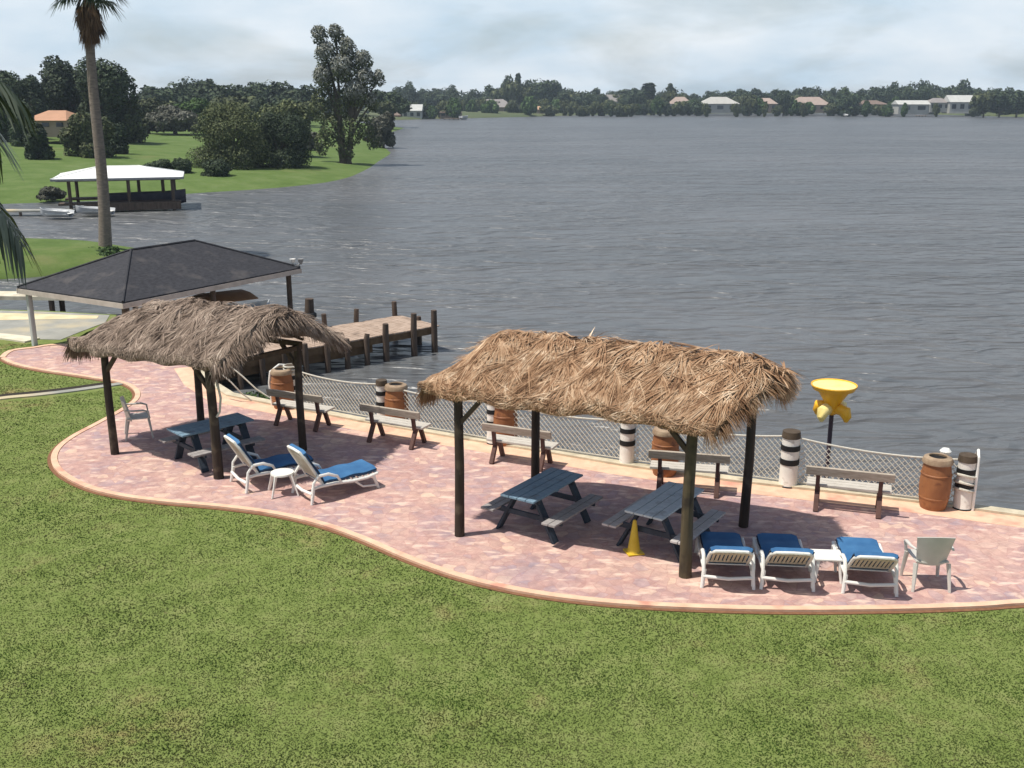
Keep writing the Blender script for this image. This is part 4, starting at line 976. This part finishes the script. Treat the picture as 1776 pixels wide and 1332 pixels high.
# --- belt of trees behind the left shore and along the far shore
belt = []
for k, (w, h, s, fol) in enumerate(((11, 12, 61, 'fdark'), (14, 13, 62, 'fdark'), (8, 13, 63, 'fdark'), (12, 9, 64, 'folive'), (15, 15, 65, 'fdark'), (9, 7, 66, 'fmid'), (5, 15, 67, 'fdark'))):
    o = tree('belt_tree', (0, -500, -50), w, h, h * .08, 'x', 'tree', M[fol], n=1900, size=.62, k=9, seed=s, trunk=True, lo=.3, hi=.5); belt.append((o, w, h))
used = set()
def BT(px, ytop, d, zb, i, label, group, wpx=None):
    zb = zb - 1.0
    o, w, h = belt[i]; first = i not in used; used.add(i); q = o if first else copy_tree(o)
    p = AT(px, d, zb); hh = (ZT(ytop, d) - zb) / h; ww = hh * rnd.uniform(.9, 1.25) if wpx is None else (wpx / F * d) / w
    return place(q, (p.x, p.y, zb), rnd.uniform(0, 6.28), label, group, sc=(ww, ww, hh))
gA = 'trees in the belt behind the left lawn'; lA = 'dark green tree in the belt behind the left lawn'
for px, yt, d, i in ((250, 158, 260, 0), (272, 148, 270, 1), (298, 146, 270, 0), (322, 138, 280, 4), (346, 128, 285, 4), (368, 134, 280, 0), (392, 146, 270, 1), (416, 150, 275, 0), (438, 140, 280, 4), (460, 134, 290, 4), (486, 141, 290, 1), (510, 148, 270, 0), (532, 146, 260, 1), (286, 170, 215, 3), (262, 180, 205, 5), (386, 162, 220, 3), (420, 160, 222, 3), (452, 166, 220, 1), (500, 164, 225, 0), (532, 170, 215, 3), (682, 158, 300, 1), (672, 172, 280, 3), (660, 150, 320, 0)):
    BT(px, yt, d, 2.6 if d > 230 else 2.2, i, lA, gA)
gB = 'trees in the belt along the far shore'; lB = 'dark bluish tree in the continuous belt along the far shore'
prof = [(690, 148), (712, 138), (735, 150), (765, 150), (785, 145), (820, 154), (850, 148), (880, 130), (898, 127), (915, 136), (940, 132), (965, 138), (985, 150), (1030, 152), (1060, 158), (1080, 152), (1100, 150), (1122, 144), (1145, 158), (1163, 144), (1180, 158), (1200, 160), (1235, 154), (1262, 156), (1285, 150), (1310, 150), (1340, 153), (1360, 152), (1385, 149), (1405, 147), (1440, 150), (1460, 150), (1490, 153), (1520, 146), (1545, 142), (1570, 142), (1595, 134), (1615, 142), (1640, 146), (1665, 138), (1690, 150), (1720, 150), (1750, 150), (1790, 152), (1820, 152), (1860, 150)]
def ptop(x):
    for (a, b), (c, d) in zip(prof, prof[1:]):
        if a <= x <= c: return b + (d - b) * (x - a) / (c - a)
    return 152
for px, yt in prof:
    if px in (898, 1122, 1163, 1595, 940): continue
    BT(px, yt + rnd.uniform(-2, 2), rnd.uniform(590, 640), 2.2, rnd.choice((0, 1, 4, 0, 1)), lB, gB, wpx=rnd.uniform(26, 40))
for px, yt, w_, i, lb in ((898, 126, 14, 6, 'spiky tallest tree in the middle of the far shore'), (942, 132, 62, 4, 'large dome-shaped dark tree right of the spiky far tree'), (1122, 143, 34, 6, 'dark pointed tree at the far shore, third of the way from the right'), (1163, 144, 18, 6, 'narrow blue-green cone-shaped tree on the far shore'), (1597, 133, 22, 4, 'highest round crown above the white far houses')):
    BT(px, yt, 575, 1.8, i, lb, 'single trees standing out on the far shore', wpx=w_)
for px in range(700, 1800, 17): BT(px + rnd.uniform(-5, 5), ptop(px) + rnd.uniform(5, 14), rnd.uniform(565, 585), 1.2, rnd.choice((0, 1, 3, 4)), lB, gB, wpx=rnd.uniform(26, 40))
lC = 'low olive tree or bush by the water on the far shore'; gC = 'low trees on the far waterline'
x = 692
while x < 1800:
    if not (1216 < x < 1284 or 1555 < x < 1680 or 1400 < x < 1440 or 1315 < x < 1345):
        dd = rnd.uniform(490, 540) if x > 800 else 430 + rnd.uniform(0, 30); BT(x, rnd.uniform(166, 182) if x > 760 else rnd.uniform(170, 184), dd, -1.2, rnd.choice((3, 5, 0, 3)), lC, gC, wpx=rnd.uniform(18, 34))
    x += rnd.uniform(9, 17)
BT(1300, 160, 505, .4, 3, 'yellow-green tree right of the arched pale house', 'single trees standing out on the far shore', 26)
BT(1358, 152, 505, .4, 4, 'olive tree between the two pink-roofed far houses', 'single trees standing out on the far shore', 30)
BT(1465, 152, 500, .2, 1, 'dark green leafy tree right at the far waterline', 'single trees standing out on the far shore', 48)
for x in (1705, 1732, 1762, 1790): BT(x, rnd.uniform(150, 156), 470, 0, rnd.choice((0, 3)), 'dense green tree on the shore at the right edge of the picture', 'trees at the right end of the far shore', 44)
for i, (o, w, h) in enumerate(belt):
    if i not in used: BT(rnd.uniform(700, 1700), 152, 600, 2, i, lB, gB)
# far wood filling the gaps behind (one uncountable mass)
g = np.random.default_rng(5); bl = []
for x in np.arange(-700, 2400, 9):
    d = 700 if x > 640 else 420; p = AT(float(x), d, 2.5); hh = (ZT(ptop(x) + 6, d) if x > 640 else ZT(150, d)) - 2.5; hh *= g.uniform(.75, 1.0)
    bl.append((p.x, p.y + g.uniform(-15, 15), 2.5 + hh * .45, 5 * d / 600 * g.uniform(.8, 1.6), 6, hh * .55))
V, Q = leaf_cloud(bl, 42000, 1.0, 9); o = np_mesh('far_wood', V, Q, M['fdark']); tag(o, 'continuous dark wood behind the houses of the far shore', 'wood', kind='stuff')

# ------------------------------------------------------------------ far houses
def house(px0, px1, ybase, yeave, yroof, d, label, wall, roof, hip=True, name='house', rz=0.0, dep=9, zb=None, nwin=3):
    zb = ZT(ybase, d) if zb is None else zb; p = AT((px0 + px1) / 2, d, zb); w = (px1 - px0) / F * d; he = ZT(yeave, d) - zb; hr = ZT(yroof, d) - zb
    root = empty(name, (p.x, p.y + dep / 2, zb), rz, label=label, cat='house')
    MB().box((0, 0, he / 2 - .5), (w * .94, dep, he + 1)).build('wall', wall, root)
    ww, dd = w / 2, dep / 2 + .5; i = min(ww * .6, dd) if hip else 0
    r_ = MB(); V = [(-ww, -dd, he), (ww, -dd, he), (ww, dd, he), (-ww, dd, he), (-ww + i, 0, hr), (ww - i, 0, hr)]
    r_.add(V, [(0, 1, 5, 4), (1, 2, 5), (2, 3, 4, 5), (3, 0, 4), (3, 2, 1, 0)]); r_.build('roof', roof, root)
    for k in range(nwin):
        x = -w * .47 + w * .94 * (k + .5) / nwin; wd = w * .94 / nwin * .5
        MB().box((x, -dep / 2 - .03, he * .52), (wd, .08, he * .5)).build('window', M['glass'], root)
    return root
def cm(n, r, g_, b): M[n] = simple(n, srgb(r * .92, g_ * .92, b * .92), srgb(r, g_, b), .6, .8, bump=0); return M[n]
cw, cp, co = cm('wall_white', 176, 176, 168), cm('wall_pink', 168, 148, 132), cm('wall_tan', 140, 126, 108)
rg, rp, ro, rb, rw_ = cm('roof_grey', 142, 136, 132), cm('roof_pink', 168, 150, 138), cm('roof_orange', 186, 142, 112), cm('roof_brown', 124, 106, 94), cm('roof_white', 192, 192, 186)
house(42, 118, 224, 209, 192, 138, 'house with orange tiled roof under the big dark oaks on the left', cp, ro, dep=8)
house(663, 694, 208, 200, 193, 425, 'low reddish house at the left end of the far shore', cm('wall_red', 176, 122, 104), rb, dep=7)
house(697, 732, 205, 192, 181, 430, 'white gabled house with dark front at the left end of the far shore', cw, rw_, hip=False, dep=8)
house(762, 800, 203, 195, 188, 440, 'long low grey-brown house behind the small white boat', co, rb)
house(822, 893, 197, 186, 172, 520, 'wide house with big grey hip roof in the middle of the far shore', co, rg, dep=14)
house(905, 948, 198, 190, 184, 515, 'small tan-roofed house right of the wide grey-roofed house', cp, cm('roof_tan', 186, 152, 120))
house(1040, 1078, 190, 176, 164, 580, 'white gabled house set back among trees beyond mid lake', cw, rg, hip=False)
house(1162, 1200, 190, 180, 168, 560, 'house with pale pinkish roof right of the cone-shaped tree', cw, rp)
house(1216, 1282, 193, 180, 168, 520, 'large pale house with broad whitish roof near a leaning yellow-green tree', cw, cm('roof_pale', 180, 178, 170), dep=12)
house(1312, 1348, 192, 180, 170, 525, 'pink-roofed house left of the olive tree', cp, rp)
house(1372, 1440, 192, 182, 168, 525, 'long pink-roofed house left of the dark waterline tree', cp, rp)
house(1486, 1540, 190, 181, 174, 545, 'low brown-roofed house behind a lawn on the right of the far shore', co, rb)
house(1557, 1612, 194, 181, 174, 500, 'bright white low house with two wide openings at the right', cw, rw_, hip=False, nwin=2)
house(1612, 1648, 191, 178, 170, 508, 'white house with grey roof between the two brightest far houses', cw, rg)
house(1646, 1690, 193, 177, 165, 505, 'tall white gabled house at the right end of the far shore', cw, rw_, hip=False)
# little docks and boats on far waterline
def far_dock(px0, px1, py, d, label):
    a, b = AT(px0, d, -.8), AT(px1, d, -.8); root = empty('small_dock', (a.x, a.y, -.8), label=label, cat='dock'); L = b.x - a.x
    MB().box((L / 2, 0, .55), (L, 1.6, .14)).build('deck', M['deck'], root)
    for k in range(4): MB().tube([(.3 + (L - .6) * k / 3, 0, -1), (.3 + (L - .6) * k / 3, 0, .5)], .14, 6).build('piling', M['pile'], root)
    return root
for px, w_ in ((1224, 16), (1276, 18), (1566, 14), (1622, 12), (1688, 20), (1392, 14), (1326, 10)): BT(px, rnd.uniform(174, 180), 488, -1.2, rnd.choice((3, 5)), lC, gC, wpx=w_)
far_dock(640, 676, 255, 205, 'small dock with reddish deck off the tip of the left shore')
far_dock(770, 796, 201, 418, 'tiny dock beside the small white boat on the far shore')
far_dock(1588, 1606, 197, 490, 'tiny dock below the bright white low far house')
p = AT(658, 200, -.8); boat('rowing_boat', 5, 1.8, .9, (p.x, p.y - 2, -.65), R(5), M['hulld'], M['canvas'], 'dark boat lying beside the reddish dock off the left shore')
p = AT(805, 415, -.8); boat('rowing_boat', 5, 2.2, 1.3, (p.x, p.y, -.65), R(60), M['hullw'], M['bwhite'], 'small white boat off the left part of the far shore')
p = AT(1466, 490, -.8); boat('rowing_boat', 3, 2.0, 1.0, (p.x, p.y, -.65), R(90), M['hullw'], M['bwhite'], 'tiny white boat on the far waterline below the dark waterline tree')

# ------------------------------------------------------------------ tall fan palm
PX, PY = AT(180, 52, 0).x, 52.0; zb = -.45
root = empty('fan_palm', (PX, PY, zb), label='tall fan palm with hanging brown skirt standing on the green spit', cat='palm tree')
tx = AT(162, 52, 9.6).x - PX; zt = ZT(2, 52) - zb
pts = [Vector((tx * (k / 10) ** 1.0 + .10 * math.sin(k * .6), 0, -.4 + (zt + .4) * k / 10)) for k in range(11)]
MB().tube(pts, [.36, .31] + [.28 - .011 * k for k in range(9)], 14).build('trunk', M['palmbark'], root, smooth=True)
top = pts[-1]
def fan(VS, QS, c, d, rad, r, spread=2.2, nseg=22, stalk=.9):
    d = d.normalized(); side = d.cross(Vector((0, 0, 1)))
    if side.length < .05: side = Vector((1, 0, 0))
    side.normalize(); upv = side.cross(d); e = c + d * stalk
    b = len(VS); VS += [c - side * .03, c + side * .03, e + side * .02, e - side * .02]; QS.append((b, b + 1, b + 2, b + 3))
    for k in range(nseg):
        a = (k / (nseg - 1) - .5) * spread + r.uniform(-.03, .03); dr = d * math.cos(a) + side * math.sin(a); w = side * math.cos(a) - d * math.sin(a)
        L = rad * (.8 + .2 * math.cos(a)) * r.uniform(.85, 1.05); m = e + dr * L * .6 + upv * .02; t = e + dr * L + Vector((0, 0, -L * r.uniform(.1, .4)))
        b = len(VS); VS += [e - w * .012, e + w * .012, m - w * .035, m + w * .035, t - w * .006, t + w * .006]; QS += [(b, b + 1, b + 3, b + 2), (b + 2, b + 3, b + 5, b + 4)]
r = random.Random(3)
for k in range(34):
    VS, QS = [], []; th = k * 2.399; el = R(78) - R(105) * (k / 33) ** 1.0
    d = Vector((math.cos(th) * math.cos(el), math.sin(th) * math.cos(el), math.sin(el))); fan(VS, QS, top + Vector((0, 0, .55)), d, r.uniform(1.0, 1.3), r, stalk=1.0)
    np_mesh('frond', [tuple(v) for v in VS], QS, M['frond'], root)
VS, QS = [], []
for k in range(110):
    th = r.uniform(0, 6.28); z = r.uniform(-.9, .5); el = R(-62) - R(22) * r.random(); d = Vector((math.cos(th) * math.cos(el), math.sin(th) * math.cos(el), math.sin(el)))
    fan(VS, QS, top + Vector((math.cos(th) * .15, math.sin(th) * .15, z)), d, r.uniform(.6, .95), r, 1.0, 9, r.uniform(.2, .6))
np_mesh('dead_skirt', [tuple(v) for v in VS], QS, M['dead'], root)
# weeds at the palm foot
T(148, 208, 424, 51, -.5, 'low weeds and bushes round the foot of the tall palm', M['fmid'], cat='weeds', name='weed_clump', seed=81, n=1800, k=8, z0f=0, trunk=False, size=.08)
for px, py, s, lb in ((436, 692, 83, 'yellow-green weeds growing at the seawall corner under the mooring ropes'),):
    p = W(px, py); tree('weed_clump', (p.x, p.y + .25, -.25), .9, .42, 0, lb, 'weeds', M['fmid'], n=900, size=.035, k=7, seed=s, trunk=False)

# ------------------------------------------------------------------ feather palm beside the balcony, at the left edge
base = Vector((-3.98, 5.1, 0)); root = empty('feather_palm', (base.x, base.y, 0), label='feather palm close by at the left edge with drooping dark grey-green fronds', cat='palm tree')
MB().tube([(0, 0, -.2), (0, 0, .5), (.05, 0, 3), (.1, 0, 7.1)], [.30, .22, .20, .22], 12).build('trunk', M['palmbark'], root, smooth=True)
def feather(az, el, L, bend, r, nl=52):
    VS, QS = [], []; d = Vector((math.cos(az), math.sin(az), 0)); P = []; p = Vector((.1, 0, 7.1)); a = el
    N = 26
    for k in range(N + 1): P.append(p.copy()); p = p + (d * math.cos(a) + Vector((0, 0, math.sin(a)))) * L / N; a -= bend / N
    for k in range(N):
        t = (P[k + 1] - P[k]).normalized(); s = t.cross(Vector((0, 0, 1))).normalized(); b = len(VS); w0, w1 = .028 * (1 - k / N) + .006, .028 * (1 - (k + 1) / N) + .006
        VS += [P[k] - s * w0, P[k] + s * w0, P[k + 1] + s * w1, P[k + 1] - s * w1]; QS.append((b, b + 1, b + 2, b + 3))
    for k in range(nl):
        f = .14 + .86 * k / nl; q = f * N; i = min(int(q), N - 1); c = P[i].lerp(P[i + 1], q - i); t = (P[i + 1] - P[i]).normalized(); s = t.cross(Vector((0, 0, 1))).normalized()
        for sg in (-1, 1):
            ln = .34 * math.sin(math.pi * (.12 + .80 * f)) ** .6 * r.uniform(.85, 1.1) + .06; dd = (s * sg * .85 + t * .65 + Vector((0, 0, -.18 + r.uniform(-.12, .12)))).normalized()
            m = c + dd * ln * .5 + Vector((0, 0, -.02)); e = c + dd * ln + Vector((0, 0, -ln * r.uniform(.30, .6))); w = t * .019
            b = len(VS); VS += [c - w * .6, c + w * .6, m - w, m + w, e - w * .15, e + w * .15]; QS += [(b, b + 1, b + 3, b + 2), (b + 2, b + 3, b + 5, b + 4)]
    np_mesh('frond', [tuple(v) for v in VS], QS, M['frondn'], root)
r = random.Random(12)
for k in range(84):
    az = k * 2.399 + r.uniform(-.2, .2); el = R(50) - R(85) * (k / 83); feather(az, el, r.uniform(1.1, 1.85), R(100) + r.uniform(-.4, .3), r)
# ------------------------------------------------------------------ haze, sun and sky
import bmesh
EL = R(66); SV = Vector((-.965 * math.cos(EL), -.26 * math.cos(EL), math.sin(EL))).normalized()
sd = bpy.data.lights.new('sun', 'SUN'); so = bpy.data.objects.new('sun', sd); COL.objects.link(so)
sd.energy = 5.0; sd.angle = R(.53); sd.color = (1.0, .955, .88); so.rotation_euler = SV.to_track_quat('Z', 'Y').to_euler(); so.location = SV * 60
HAZE = True
if HAZE:
    mb = MB(); x0, x1, y0, y1, z0, z1 = -1500, 1500, -60, 1100, -4.2, 42
    o = mb.box(((x0 + x1) / 2, (y0 + y1) / 2, (z0 + z1) / 2), (x1 - x0, y1 - y0, z1 - z0))
    m = bpy.data.materials.new('haze_air'); m.use_nodes = True; t = m.node_tree; t.nodes.clear(); out = t.nodes.new('ShaderNodeOutputMaterial'); pv = t.nodes.new('ShaderNodeVolumePrincipled')
    pv.inputs['Color'].default_value = (.74, .88, 1.0, 1); pv.inputs['Density'].default_value = .00026; pv.inputs['Anisotropy'].default_value = .2; t.links.new(pv.outputs[0], out.inputs['Volume'])
    o = mb.build('haze', m); tag(o, 'thin bluish haze over the lake', 'haze', kind='stuff')
w = bpy.data.worlds.new('World'); scene.world = w; w.use_nodes = True; t = w.node_tree; n = t.nodes; l = t.links; bg = n['Background']
sk = n.new('ShaderNodeTexSky'); sk.sky_type = 'NISHITA'; sk.sun_disc = False; sk.sun_elevation = EL; sk.sun_rotation = math.atan2(SV.x, SV.y) % (2 * math.pi)
sk.air_density = 1.0; sk.dust_density = 1.6; sk.ozone_density = 1.0
tc = n.new('ShaderNodeTexCoord'); sx = n.new('ShaderNodeSeparateXYZ'); l.new(tc.outputs['Generated'], sx.inputs[0])
def mt(op, a, b=None, cl=False):
    x = n.new('ShaderNodeMath'); x.operation = op; x.use_clamp = cl
    for i, v in ((0, a), (1, b)):
        if v is None: continue
        if hasattr(v, 'is_linked'): l.new(v, x.inputs[i])
        else: x.inputs[i].default_value = v
    return x.outputs[0]
zz = mt('ADD', mt('MAXIMUM', sx.outputs[2], 0.0), .30)
cb = n.new('ShaderNodeCombineXYZ'); l.new(mt('DIVIDE', sx.outputs[0], zz), cb.inputs[0]); l.new(mt('DIVIDE', sx.outputs[1], zz), cb.inputs[1])
nz = n.new('ShaderNodeTexNoise'); l.new(cb.outputs[0], nz.inputs['Vector']); nz.inputs['Scale'].default_value = 1.5; nz.inputs['Detail'].default_value = 7; nz.inputs['Roughness'].default_value = .55; nz.inputs['Distortion'].default_value = .3
nz2 = n.new('ShaderNodeTexNoise'); l.new(cb.outputs[0], nz2.inputs['Vector']); nz2.inputs['Scale'].default_value = 2.0; nz2.inputs['Detail'].default_value = 5
r1 = n.new('ShaderNodeValToRGB'); l.new(nz.outputs[0], r1.inputs[0]); r1.color_ramp.elements[0].position = .36; r1.color_ramp.elements[1].position = .62
r2 = n.new('ShaderNodeValToRGB'); l.new(nz2.outputs[0], r2.inputs[0]); r2.color_ramp.elements[0].color = (5.9, 7.3, 8.5, 1); r2.color_ramp.elements[1].color = (8.6, 9.2, 9.7, 1); r2.color_ramp.elements[0].position = .35; r2.color_ramp.elements[1].position = .65
mx = n.new('ShaderNodeMix'); mx.data_type = 'RGBA'; hz = n.new('ShaderNodeMapRange'); l.new(sx.outputs[2], hz.inputs[0]); hz.inputs[1].default_value = .10; hz.inputs[2].default_value = .36; hz.inputs[3].default_value = 1.0; hz.inputs[4].default_value = .08; hz.interpolation_type = 'SMOOTHSTEP'
l.new(mt('MULTIPLY', mt('MULTIPLY', mt('ADD', r1.outputs[0], .8), .70, True), hz.outputs[0]), mx.inputs[0]); l.new(sk.outputs[0], mx.inputs[6]); l.new(r2.outputs[0], mx.inputs[7])
l.new(mx.outputs[2], bg.inputs[0]); bg.inputs[1].default_value = .104
scene.view_settings.view_transform = 'Standard'; scene.view_settings.look = 'None'; scene.view_settings.exposure = 0; scene.view_settings.gamma = 1
scene.render.engine = 'CYCLES'
scene.cycles.volume_bounces = 0; scene.cycles.max_bounces = 6
